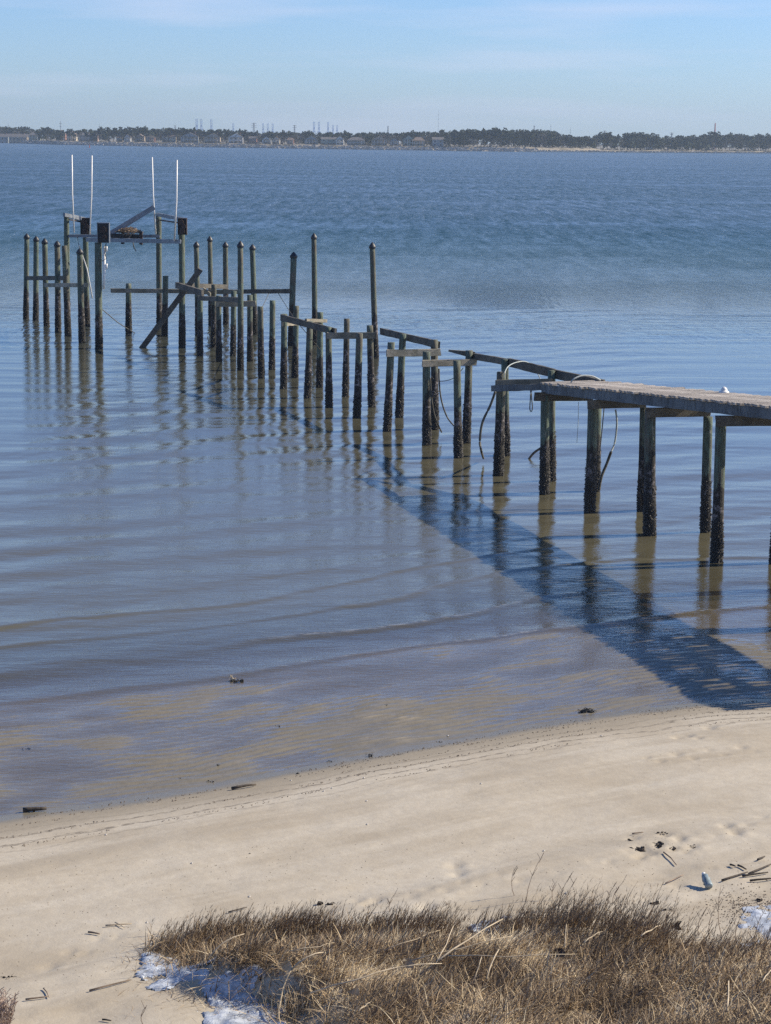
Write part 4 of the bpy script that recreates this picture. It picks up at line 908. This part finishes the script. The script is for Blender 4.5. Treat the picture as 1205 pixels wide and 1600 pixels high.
lump(41, 1172, .14, 'small dark clump on the wet flats at far left', n=9); lump(329, 1222, .12, 'dark clump on the waterline left of the curved stick', n=8); stick(362, 1235, 400, 1229, .018, 'curved brown stick just above the waterline', bend=.12, name='driftwood', cat='driftwood')
lump(579, 1182, .14, 'dark weed standing at the waterline in mid beach', n=10, flat=1.1); lump(604, 1102, .09, 'tiny dark clump alone on the wet flats', n=6); lump(918, 1112, .26, 'dark shell and weed heap at the waterline right of centre', n=24); lump(910, 1113, .16, 'left half of the dark heap at the waterline', n=10, seed=9)
lump(688, 1160, .10, 'small dark clump on the waterline below the flats', n=7); lump(515, 1190, .09, 'dark crumb at the waterline left of the standing weed', n=6); lump(626, 1179, .12, 'flat brown weed scrap on damp sand', n=8, flat=.2); lump(746, 1161, .10, 'flat dark scrap on damp sand right of centre', n=7, flat=.2)
lump(466, 1209, .10, 'little reddish twig tuft above the waterline', n=7, flat=.8); lump(343, 1196, .08, 'speck of weed on the left wet flats', n=6); lump(284, 1217, .12, 'brown scrap on wet sand left of the dark clump', n=7, flat=.3)
lump(435, 1134, .12, 'reddish scrap on the flats below the twig tangle', n=7, flat=.3)
for px, py, sz, lb in ((1001,1329,.26,'largest dark hollow scrap in the wrack patch on the upper beach'),(1028,1322,.22,'second scrap of the wrack patch beside the footprints'),(1050,1326,.15,'small scrap right in the wrack patch'),(1083,1324,.12,'brown scrap at the right end of the wrack patch'),(1035,1304,.15,'flat scrap above the wrack patch'),(985,1314,.12,'scrap at the upper left of the wrack patch'),
    (1023,1411,.15,'dark leafy clump on pale sand behind the grass'),(1044,1422,.14,'second dark leafy clump nearer the grass'),(1047,1434,.10,'olive scrap touching the grass tips'),(1182,1408,.14,'dark scrap on the snowy sand at right'),(14,1528,.13,'dark leaf curled on sand at the left edge'),(510,1413,.2,'bleached shell bits by the grass at centre left'),(390,1334,.05,'lone black crumb on the dry sand'),(338,1353,.04,'tiny crumb on the dry sand at left')):
    lump(px, py, sz, lb, 'drift', 'beach_litter', 'litter', max(6, int(sz*70)), .35)
stick(1037, 1334, 1057, 1354, .008, 'straight tan twig slanting below the wrack patch', 'stick', 'twig', 'twig'); stick(1040, 1383, 1068, 1369, .007, 'thin twig pointing up right on the upper beach', 'stick', 'twig', 'twig')
stick(988, 1305, 1005, 1303, .008, 'short twig lying level above the wrack patch', 'stick', 'twig', 'twig'); stick(138, 1459, 156, 1462, .01, 'tan twig on sand left of the grass', 'stick', 'twig', 'twig')
stick(165, 1449, 206, 1446, .008, 'bleached twig above the left grass tip', 'straw', 'twig', 'twig'); stick(180, 1444, 195, 1452, .006, 'short forked twig crossing the bleached one', 'straw', 'twig', 'twig')
stick(357, 1428, 386, 1420, .007, 'dark twig above the left end of the grass', 'drift', 'twig', 'twig'); stick(40, 1565, 75, 1561, .008, 'pale straight twig near the bottom left shrub', 'stick', 'twig', 'twig'); stick(68, 1547, 77, 1561, .006, 'thin branch standing off the pale twig', 'stick', 'twig', 'twig')
stick(140, 1551, 205, 1534, .008, 'long grey twig running toward the ice patch', 'stick', 'twig', 'twig'); stick(160, 1596, 174, 1598, .008, 'thin hooked twig at the bottom edge', 'drift', 'twig', 'twig')
for i, (a, b, c_, d_, lb) in enumerate(((1128,1379,1168,1366,'thin twig reaching left from the right hand debris'),(1153,1355,1166,1361,'short thick twig fragment in the right hand debris'),(1184,1346,1195,1341,'brown twig tilted above the right hand debris'),(1170,1368,1205,1353,'longest branch of the right hand debris at the frame edge'),(1172,1379,1210,1375,'lower branch of the right hand debris'),(1160,1372,1200,1366,'weedy branch through the middle of the right hand debris'),(1141,1354,1149,1356,'tiny twig at the left of the debris'))):
    stick(a, b, c_, d_, .011, lb, 'drift', 'twig', 'twig')
# white shells
for i, (px, py) in enumerate(((506,1237),(519,1232),(569,1216),(573,1252),(574,1289),(455,1220),(166,1305),(940,1150),(700,1150),(752,1225),(390,1402),(640,1440),(230,1442),(850,1330),(885,1397),(300,1350))):
    q = ground(px, py, .006); V = [(q[0]+.013*math.cos(a), q[1]+.018*math.sin(a), q[2]) for a in np.linspace(0, 5.6, 8)]+[(q[0], q[1], q[2]+.008)]
    o = wobj('oyster_shell', V, [(k, (k+1) % 8, 8) for k in range(8)], M['shellw']); tag(o, 'small bleached oyster shell lying on the open sand', 'shell', 'bleached shells scattered on the sand')
# shell grit and crumbs: far too many to count
gb = MB(); rs = random.Random(77)
def crumb(x, y, s_):
    z = float(H(x, y)); a = rs.random()*6.28; c, d = s_*math.cos(a), s_*math.sin(a)
    gb.add([(x+c, y+d, z-.002), (x-d, y+c, z-.002), (x-c*.8, y-d*.8, z-.002), (x+d*.7, y-c*.7, z-.002), (x, y, z+s_*.7)], [(0,1,4),(1,2,4),(2,3,4),(3,0,4)])
CX, CY = [], []
for k in range(2600):
    x = rs.uniform(-5.2, 6.5); ln_ = rs.choice((.28, .42, .55, .8, 1.05, 1.5)); s_ = ln_+.12*float(fbm(x*.8+ln_*9, 3.3, 3))+rs.gauss(0, .03); y = float(yshore(x))-s_/math.cos(TH)
    if vnoise(x*1.3+ln_*31, ln_*7) > .45: CX.append((x, y, rs.uniform(.006, .017)))
for k in range(800):
    p_ = (rs.gauss(1180, 40), rs.gauss(1395, 18)); q = onz(p_[0], p_[1], .75); CX.append((q[0], q[1], rs.uniform(.005, .014)))
for k in range(900):
    q = onz(rs.uniform(-20, 1225), rs.uniform(1280, 1520), .6); CX.append((q[0], q[1], rs.uniform(.004, .010)))
for x, y, s_ in CX: crumb(x, y, s_)
tag(gb.build('shell_grit', simple('beach_grit', (.13, .10, .075), .9, .6, 60)), 'scattered shell grit and dark crumbs in faint lines on the sand', 'grit', None, 'stuff')
# bottle
q = ground(1108, 1391, .03); rt = empty('crushed_bottle', q); rt.rotation_euler = (-1.2, .05, .2); rt.scale = (.72, .72, .72); tag(rt, 'pale blue crushed plastic bottle tipped over on the sand at right', 'bottle')
prof = [(0, .002), (0.001, .045), (.02, .055), (.05, .04), (.075, .058), (.10, .038), (.125, .056), (.155, .044), (.19, .05), (.215, .042), (.235, .024)]
def lathe(prof, n, jit=0, seed=0):
    rs = random.Random(seed); V = [(r*math.cos(2*math.pi*k/n)*(1+rs.uniform(-jit, jit)), r*math.sin(2*math.pi*k/n)*(1+rs.uniform(-jit, jit)), z) for z, r in prof for k in range(n)]
    return V, [(i*n+k, i*n+(k+1) % n, (i+1)*n+(k+1) % n, (i+1)*n+k) for i in range(len(prof)-1) for k in range(n)]+[tuple(range((len(prof)-1)*n, len(prof)*n))]
obj('bottle_body', mesh('bottle_body', *lathe(prof, 14, .12, 3), True), M['bottle'], rt)
obj('bottle_cap', mesh('bottle_cap', *lathe([(.232, .026), (.262, .026), (.268, .018)], 12), True), M['pvc'], rt)

# ------------------------------------------------------------------ ice and snow at the grass
def snow_mat():
    m, n, l, p = new_mat('old_ice_and_snow'); g = N(n, 'ShaderNodeNewGeometry'); pos = g.outputs['Position']
    a = noise_(n, l, pos, 7, 5, .7); b = noise_(n, l, pos, 30, 3, .6)
    c = mixc(n, l, rng_(n, l, a, .38, .62), (.32, .35, .40), (.60, .64, .70)); c = mixc(n, l, rng_(n, l, b, .6, .72, 0, .5), c, (.35, .31, .27))
    l.new(c, p.inputs['Base Color']); p.inputs['Roughness'].default_value = .45; l.new(bump_(n, l, a, .8, .03), p.inputs['Normal']); return m
M['snow'] = snow_mat()
def snow(poly, thick, label, step=.022, seed=0, rough=1.0):
    P = np.array([ground(*q)[:2] for q in poly]); x0, y0 = P.min(0)-.05; x1, y1 = P.max(0)+.05
    xs_ = np.arange(x0, x1, step); ys_ = np.arange(y0, y1, step); X, Y = np.meshgrid(xs_, ys_)
    ins = np.zeros(X.shape, bool); dist = np.full(X.shape, 9.0); n = len(P)
    for i in range(n):
        (ax, ay), (bx_, by) = P[i], P[(i+1) % n]; c = ((ay > Y) != (by > Y)) & (X < (bx_-ax)*(Y-ay)/(by-ay+1e-12)+ax); ins ^= c
        t = np.clip(((X-ax)*(bx_-ax)+(Y-ay)*(by-ay))/((bx_-ax)**2+(by-ay)**2+1e-9), 0, 1); dist = np.minimum(dist, np.hypot(X-ax-t*(bx_-ax), Y-ay-t*(by-ay)))
    sd_ = np.where(ins, dist, -dist)+.30*fbm(X*6+seed, Y*6, 4)-.015
    ridg = 1-np.abs(fbm(X*3.2+seed, Y*4.5, 3))*2.2
    Z = H(X, Y)+np.where(sd_ > 0, thick*np.minimum(sd_/.10, 1)**.5*(.35+.65*np.clip(ridg, 0, 1)*rough)+.022*fbm(X*12, Y*12, 4)+.003, -.05)
    i_ = np.arange(X.size).reshape(X.shape); Qs = np.stack([i_[:-1,:-1].ravel(), i_[:-1,1:].ravel(), i_[1:,1:].ravel(), i_[1:,:-1].ravel()], 1)
    kp = (sd_ > -.03).ravel(); Qs = Qs[kp[Qs].all(1)]; us = np.unique(Qs); rm = np.zeros(X.size, int); rm[us] = np.arange(len(us))
    V = np.stack([X.ravel(), Y.ravel(), Z.ravel()], 1)[us]; c = np.array([V[:,0].mean(), V[:,1].mean(), V[:,2].min()])
    o = obj('ice_patch', mesh('ice_patch', V-c, rm[Qs], True), M['snow'], None, c); tag(o, label, 'ice')
snow([(203,1493),(222,1486),(262,1490),(300,1506),(340,1520),(390,1518),(425,1545),(442,1580),(442,1606),(345,1606),(312,1585),(330,1560),(285,1545),(245,1548),(222,1525)], .022, 'large crumpled bluish ice patch at the left foot of the dry grass')
snow([(628,1452),(645,1446),(664,1447),(668,1458),(645,1464),(630,1462)], .05, 'small bluish ice patch behind the grass fringe at centre', .02, 3)
snow([(745,1455),(765,1442),(792,1436),(790,1455),(768,1464)], .04, 'thin grey ice streak showing through the grass right of centre', .02, 6)
snow([(1150,1440),(1175,1415),(1215,1405),(1260,1440),(1215,1478),(1170,1482)], .004, 'flat pale snow sheet on the sand at the right edge', .03, 9, .3)

# ------------------------------------------------------------------ dry grass
def mat_grass():
    m, n, l, p = new_mat('dry_grass'); a = N(n, 'ShaderNodeAttribute'); a.attribute_name = 'tone'
    cr_ = N(n, 'ShaderNodeValToRGB'); l.new(a.outputs['Fac'], cr_.inputs[0]); e = cr_.color_ramp.elements
    e[0].position = 0; e[0].color = (.10, .065, .035, 1); e[1].position = 1; e[1].color = (.76, .64, .43, 1)
    for ps, c in ((.3, (.26, .175, .095)), (.55, (.44, .32, .19)), (.8, (.60, .47, .29))): x = e.new(ps); x.color = (*c, 1)
    l.new(cr_.outputs[0], p.inputs['Base Color']); p.inputs['Roughness'].default_value = .75; return m
M['grass'] = mat_grass()
def inpoly(P, x, y):
    ins = np.zeros(len(x), bool); n = len(P)
    for i in range(n):
        (ax, ay), (bx_, by) = P[i], P[(i+1) % n]; ins ^= ((ay > y) != (by > y)) & (x < (bx_-ax)*(y-ay)/(by-ay+1e-12)+ax)
    return ins
def scatter(poly, n, seed, clump=0, lo=.0, feather=.16):
    r = np.random.default_rng(seed); P = np.array([ground(*q)[:2] for q in poly]); x = r.uniform(P[:,0].min(), P[:,0].max(), n*4); y = r.uniform(P[:,1].min(), P[:,1].max(), n*4)
    k = inpoly(P, x+r.normal(0, feather, n*4), y+r.normal(0, feather, n*4))
    if clump: k &= r.random(n*4) < np.clip(.5+clump*fbm(x*2.6+seed, y*2.6, 3), lo, 1)
    x, y = x[k][:n], y[k][:n]; return np.stack([x, y, H(x, y)-.01], 1)
def blades(B, L, az, phi0, phi1, wd, tone, seg=4, seed=0):
    n = len(B); r = np.random.default_rng(seed); P = [B]; dl = L/seg; wob = r.normal(0, .12, n)
    for i in range(seg):
        t = (i+.5)/seg; ph = phi0+phi1*t; a = az+wob*i*.6; P.append(P[-1]+np.stack([dl*np.sin(ph)*np.cos(a), dl*np.sin(ph)*np.sin(a), dl*np.cos(ph)], 1))
    wa = az+r.uniform(.9, 2.2, n); wv = np.stack([np.cos(wa), np.sin(wa), r.uniform(-.3, .3, n)], 1)*wd[:,None]/2
    V = []
    for i, p_ in enumerate(P): k = 1-.8*(i/seg)**1.5; V += [p_-wv*k, p_+wv*k]
    V = np.stack(V, 1).reshape(-1, 3); m = 2*(seg+1); f = []
    b0 = np.arange(n)*m
    for i in range(seg): f.append(np.stack([b0+2*i, b0+2*i+1, b0+2*i+3, b0+2*i+2], 1))
    return V, np.concatenate(f), np.repeat(tone, m), P
def grass_obj(name, sets, label):
    Vs, Fs, Ts, n0 = [], [], [], 0
    for V, Fc, T in sets: Vs.append(V); Fs.append(Fc+n0); Ts.append(T); n0 += len(V)
    V = np.concatenate(Vs); c = np.array([V[:,0].mean(), V[:,1].mean(), V[:,2].min()]); me = mesh(name, V-c, np.concatenate(Fs)); fattr(me, 'tone', np.concatenate(Ts))
    o = obj(name, me, M['grass'], None, c); tag(o, label, 'grass', None, 'stuff'); return o
def tuft(poly, n, seed, Lr, phi0, phi1, az, azs, w, tone, clump=0, lo=0, seg=4):
    B = scatter(poly, n, seed, clump, lo); m = len(B); r = np.random.default_rng(seed+1)
    big = .45*fbm(B[:,0]*1.7, B[:,1]*1.7, 3)
    return blades(B, r.uniform(*Lr, m)*(1+.4*big), az+r.normal(0, azs, m)+big*.8, np.abs(r.normal(*phi0, m)), r.normal(*phi1, m), w*r.uniform(.5, 1.7, m), np.clip(r.normal(*tone, m)+.42*fbm(B[:,0]*2.2+7, B[:,1]*2.2, 3), 0, 1), seg, seed+2)
sets = []
right = [(880,1478),(960,1474),(1050,1480),(1120,1478),(1230,1486),(1230,1625),(560,1625),(450,1625),(438,1600),(446,1560),(520,1552),(620,1545),(760,1530),(850,1520)]
left = [(228,1478),(262,1470),(330,1462),(420,1456),(520,1452),(610,1456),(640,1478),(560,1500),(470,1512),(440,1545),(410,1535),(350,1515),(290,1508)]
sparse = [(470,1505),(640,1475),(880,1462),(900,1500),(840,1525),(700,1545),(560,1558),(470,1552)]
fr_l = [(228,1476),(262,1466),(330,1458),(420,1450),(600,1450),(780,1446),(900,1446),(900,1466),(780,1468),(600,1476),(420,1480),(330,1482),(262,1488)]
fr_r = [(790,1440),(860,1432),(920,1434),(1000,1452),(1060,1476),(1205,1488),(1230,1500),(1050,1496),(960,1480),(880,1466),(800,1462)]
for z, n, sd_ in ((right, 24000, 1), (left, 11000, 2)):
    V, Fc, T, P = tuft(z, n, sd_*10, (.10, .26), (.75, .35), (.9, .5), .15, 1.0, .0062, (.34, .26), 1.3, .08); sets.append((V, Fc, T))
    V, Fc, T, P = tuft(z, n//3, sd_*10+5, (.12, .30), (1.25, .25), (.35, .3), .2, 1.6, .0068, (.66, .2), .8, .1); sets.append((V, Fc, T))
V, Fc, T, P = tuft([(375,1505),(480,1495),(520,1560),(455,1600),(430,1560)], 2600, 41, (.10, .26), (.9, .4), (.8, .5), .2, 1.4, .006, (.42, .26), .8, .15); sets.append((V, Fc, T))
V, Fc, T, P = tuft(sparse, 9000, 31, (.10, .28), (1.35, .15), (.2, .2), .15, .9, .006, (.80, .16)); sets.append((V, Fc, T))
V, Fc, T, P = tuft(sparse, 5000, 36, (.08, .22), (.55, .3), (.6, .3), .1, .8, .006, (.36, .18), 1.4, 0); sets.append((V, Fc, T))
grass_obj('dry_grass_mat', sets, 'matted dry brown grass covering the sand mound in the foreground')
sets = []
for z, n, Lr, sd_ in ((fr_l, 2600, (.12, .30), 50), (fr_r, 1300, (.16, .42), 60), (right, 500, (.18, .36), 70)):
    V, Fc, T, P = tuft(z, n, sd_, Lr, (.38, .2), (.35, .25), -.05, .45, .0060, (.32, .18), 1.8, .02, 5); sets.append((V, Fc, T))
    r = np.random.default_rng(sd_)       # seed sprigs near the top
    for q in range(2, 6):
        for rep in range(2):
            m = len(P[q]); az = r.normal(.1, .9, m); sets.append(blades(P[q]-(P[q]-P[q-1])*r.random((m, 1)), r.uniform(.02, .06, m), az, r.uniform(.3, .8, m), r.uniform(0, .4, m), np.full(m, .0042), np.clip(r.normal(.30, .12, m), 0, 1), 2, q)[:3])
grass_obj('upright_grass_fringe', sets, 'wispy upright brown grass stems leaning right along the back of the mound')
# scattered thatch left of the grass
sets = [tuft([(203,1490),(262,1488),(340,1518),(425,1545),(445,1606),(345,1606),(230,1525)], 700, 88, (.06, .22), (1.3, .15), (.1, .2), .3, 1.2, .005, (.5, .3), 1.2, 0)[:3],
        tuft([(190,1480),(235,1500),(300,1560),(330,1620),(240,1620),(150,1570),(165,1510)], 260, 80, (.06, .2), (1.45, .08), (.06, .1), .3, .9, .004, (.5, .25), 1.2, 0)[:3],
        tuft([(150,1440),(420,1440),(700,1415),(1205,1400),(1205,1480),(1000,1440),(850,1428),(400,1446),(215,1480)], 420, 83, (.03, .12), (1.47, .06), (.04, .1), .3, 1.4, .005, (.4, .25), 1.4, 0)[:3]]
grass_obj('grass_litter', sets, 'loose broken grass bits strewn on the sand round the mound')
# single stalks
def stalk(pts, r, label, tone='straw', name='reed_stalk', cat='reed stalk', hs=None):
    P = []
    for i, (px, py) in enumerate(pts): P.append(ground(px, py, (hs[i] if hs else .12)))
    o = MB().tube([P[0]]+[P[i]*.5+P[i+1]*.5+np.array([0, 0, .01]) if j else P[i] for i in range(len(P)-1) for j in (0, 1)][1:]+[P[-1]], r, 5, r*.55).build(name, M[tone], None, True); return tag(o, label, cat)
stalk([(484,1579),(560,1560),(620,1545),(690,1535)], .0075, 'long pale reed stalk lying across the lower middle of the grass', hs=[.14,.16,.18,.16])
stalk([(682,1527),(730,1500),(785,1471)], .009, 'thickest bleached reed stalk rising to the right in mid grass', hs=[.13,.17,.2])
stalk([(640,1524),(720,1508),(800,1490)], .006, 'thin straight reed stalk crossing left of the thickest one', hs=[.12,.14,.15])
stalk([(600,1500),(650,1486),(688,1474)], .005, 'thin reed stalk lying left of centre on the pale thatch', hs=[.08,.1,.12])
stalk([(452,1547),(480,1530),(505,1517)], .009, 'curved reed stalk at the tip of the ice patch', hs=[.14,.18,.16]); stalk([(434,1602),(442,1570),(456,1545)], .009, 'upright bent reed stalk beside the ice patch', hs=[.05,.14,.16])
stalk([(452,1512),(500,1505),(522,1498)], .004, 'fine stalk lying level over the left grass', hs=[.14]*3); stalk([(700,1521),(790,1523),(900,1519)], .005, 'long level reed stalk through the right middle', hs=[.15]*3)
stalk([(882,1498),(884,1470),(891,1437)], .005, 'straight tall pale reed standing near the centre right', hs=[.1,.12,.14]); stalk([(1001,1493),(1016,1484),(1032,1475)], .008, 'short very white reed piece on the right dark grass', hs=[.17]*3)
stalk([(760,1552),(768,1535),(779,1516)], .007, 'short bright stalk leaning right below the thickest reed', hs=[.12,.16,.18]); stalk([(741,1555),(748,1540),(752,1528)], .006, 'short bright stalk just left of its leaning twin', hs=[.12,.16,.18])
stalk([(560,1604),(570,1596),(578,1590)], .007, 'short pale stub at the bottom edge left of middle', hs=[.12]*3); stalk([(1135,1600),(1137,1584),(1137,1568)], .008, 'short upright pale stub at the bottom right', hs=[.1,.14,.18])
stalk([(680,1530),(697,1505),(708,1482)], .005, 'thin stalk crossing the thickest reed at its foot', hs=[.12,.16,.2]); stalk([(912,1502),(925,1492),(940,1484)], .006, 'pale bent stalk by the dark leaf', hs=[.16]*3)
stalk([(288,1561),(312,1553),(335,1548)], .005, 'pale thin stalk lying over the ice patch', hs=[.06]*3); stalk([(325,1520),(350,1500),(382,1486)], .007, 'bent pale stalk on the left grass clump', hs=[.12,.15,.15])
stalk([(1190,1563),(1199,1550),(1212,1537)], .006, 'pale stalk at the lower right edge', hs=[.15]*3)
# tall lone stems with fine side twigs, standing above the fringe
def stem(px, py, pxt, pyt, label, r=.0035, twigs=5):
    a = ground(px, py, -.02); b = aty(pxt, pyt, a[1]); rs = random.Random(int(px+py)); m_ = MB(); c = (a+b)/2+np.array([-.03, 0, .01])
    P = [a, (a+c)/2+np.array([-.01, 0, 0]), c, (b+c)/2+np.array([-.006, 0, 0]), b]; m_.tube(P, r, 4, r*.4)
    for k in range(twigs):
        t = rs.uniform(.45, .97); q = a+(b-a)*t+np.array([-.03*(1-abs(2*t-1)), 0, 0]); L = rs.uniform(.03, .08); s_ = rs.choice((-1, 1, 1))
        m_.tube([q, q+np.array([s_*L*.5, rs.uniform(-.02, .02), L])], r*.6, 3)
    return tag(m_.build('tall_grass_stem', M['stick']), label, 'grass stem')
for a in ((822,1408,850,1332,'tallest thin stem rising left of the right fringe'),(866,1408,870,1377,'short stem beside the tallest thin one'),(874,1420,892,1367,'stem leaning right, third from the tallest'),(888,1420,897,1378,'slim stem right of the leaning pair'),(946,1425,960,1384,'forked stem left over the open sand'),(958,1412,974,1378,'stem with a hooked top over the open sand'),
    (966,1428,968,1398,'short straight stem below the hooked one'),(1128,1462,1127,1383,'tall curved stem rising to the plastic bottle'),(1178,1472,1206,1405,'long bare stem leaning at the right edge'),(1196,1478,1212,1440,'short stem at the right edge'),(1110,1468,1118,1415,'slender stem left of the curved tall one'),(1150,1470,1165,1420,'slender leaning stem between the bottle and the right edge'),(610,1424,618,1396,'lone stem above the centre fringe'),(690,1424,702,1412,'short wisp at centre'),(805,1400,804,1357,'thin straight wisp left of the tallest stem'),(1092,1462,1103,1420,'wisp left of the slender stem'),(225,1600,228,1573,'dark short stem at the bottom left')):
    stem(*a[:4], a[4])
# curled leaf and dark scraps
for px, py, lb, mt in ((874,1508,'curled dark leaf standing in the grass at centre right','drift'),(447,1530,'curled tan leaf beside the ice patch','straw'),(555,1566,'pinkish broken leaf in the lower grass','straw'),(1056,1464,'dark grey stub standing at the edge of the right grass','drift'),(637,1523,'small pale leaf under the long reed','straw')):
    q = ground(px, py, .1); rs = random.Random(px); V = [q+np.array([rs.uniform(-.03, .03)+.05*math.cos(t), .02*math.sin(t*2), .045*math.sin(t)]) for t in np.linspace(0, 5.4, 7)]+[q+np.array([0, .02, .01])]
    o = wobj('dry_leaf', V, [(k, (k+1) % 7, 7) for k in range(7)], M[mt]); tag(o, lb, 'leaf')
# pale shrub in the lower left corner
sb = MB(); q0 = ground(-2, 1612); rs = random.Random(3)
for i in range(170):
    a = rs.random()*6.28; L = rs.uniform(.10, .30); p0 = q0+np.array([rs.uniform(-.2, .07), rs.uniform(-.1, .1), 0]); p1 = p0+np.array([.35*L*math.cos(a), .35*L*math.sin(a), L]); sb.tube([p0, (p0+p1)/2+np.array([.01, 0, 0]), p1], .003, 3)
    for k in range(9):
        t = rs.uniform(.4, 1); c = p0+(p1-p0)*t; a2 = rs.random()*6.28; l2 = rs.uniform(.015, .05); sb.tube([c, c+np.array([l2*math.cos(a2), l2*math.sin(a2), l2*.8])], .0028, 3)
tag(sb.build('dry_shrub', simple('pale_shrub_twigs', (.42, .32, .26), .9, .3, 8)), 'feathery pale pinkish dry shrub in the bottom left corner', 'shrub')

# ------------------------------------------------------------------ air
hz = MB().box((0, 3700, 55), (5900, 7640, 116)); hm = bpy.data.materials.new('haze'); hm.use_nodes = True; hn = hm.node_tree.nodes; hn.remove(hn['Principled BSDF'])
pv = hn.new('ShaderNodeVolumePrincipled'); pv.inputs['Color'].default_value = (.66, .82, 1, 1); pv.inputs['Density'].default_value = .00012; pv.inputs['Anisotropy'].default_value = .2
hm.node_tree.links.new(pv.outputs[0], hn['Material Output'].inputs['Volume'])
ho = obj('haze', mesh('haze', hz.V, hz.F), hm); tag(ho, kind='stuff', label='pale blue haze over the bay', cat='haze')
SC.cycles.use_denoising = False; SC.cycles.use_adaptive_sampling = False; SC.cycles.sample_clamp_indirect = 2.0; SC.cycles.sample_clamp_direct = 6.0; SC.cycles.volume_bounces = 0; SC.cycles.transparent_max_bounces = 12; SC.cycles.max_bounces = 8
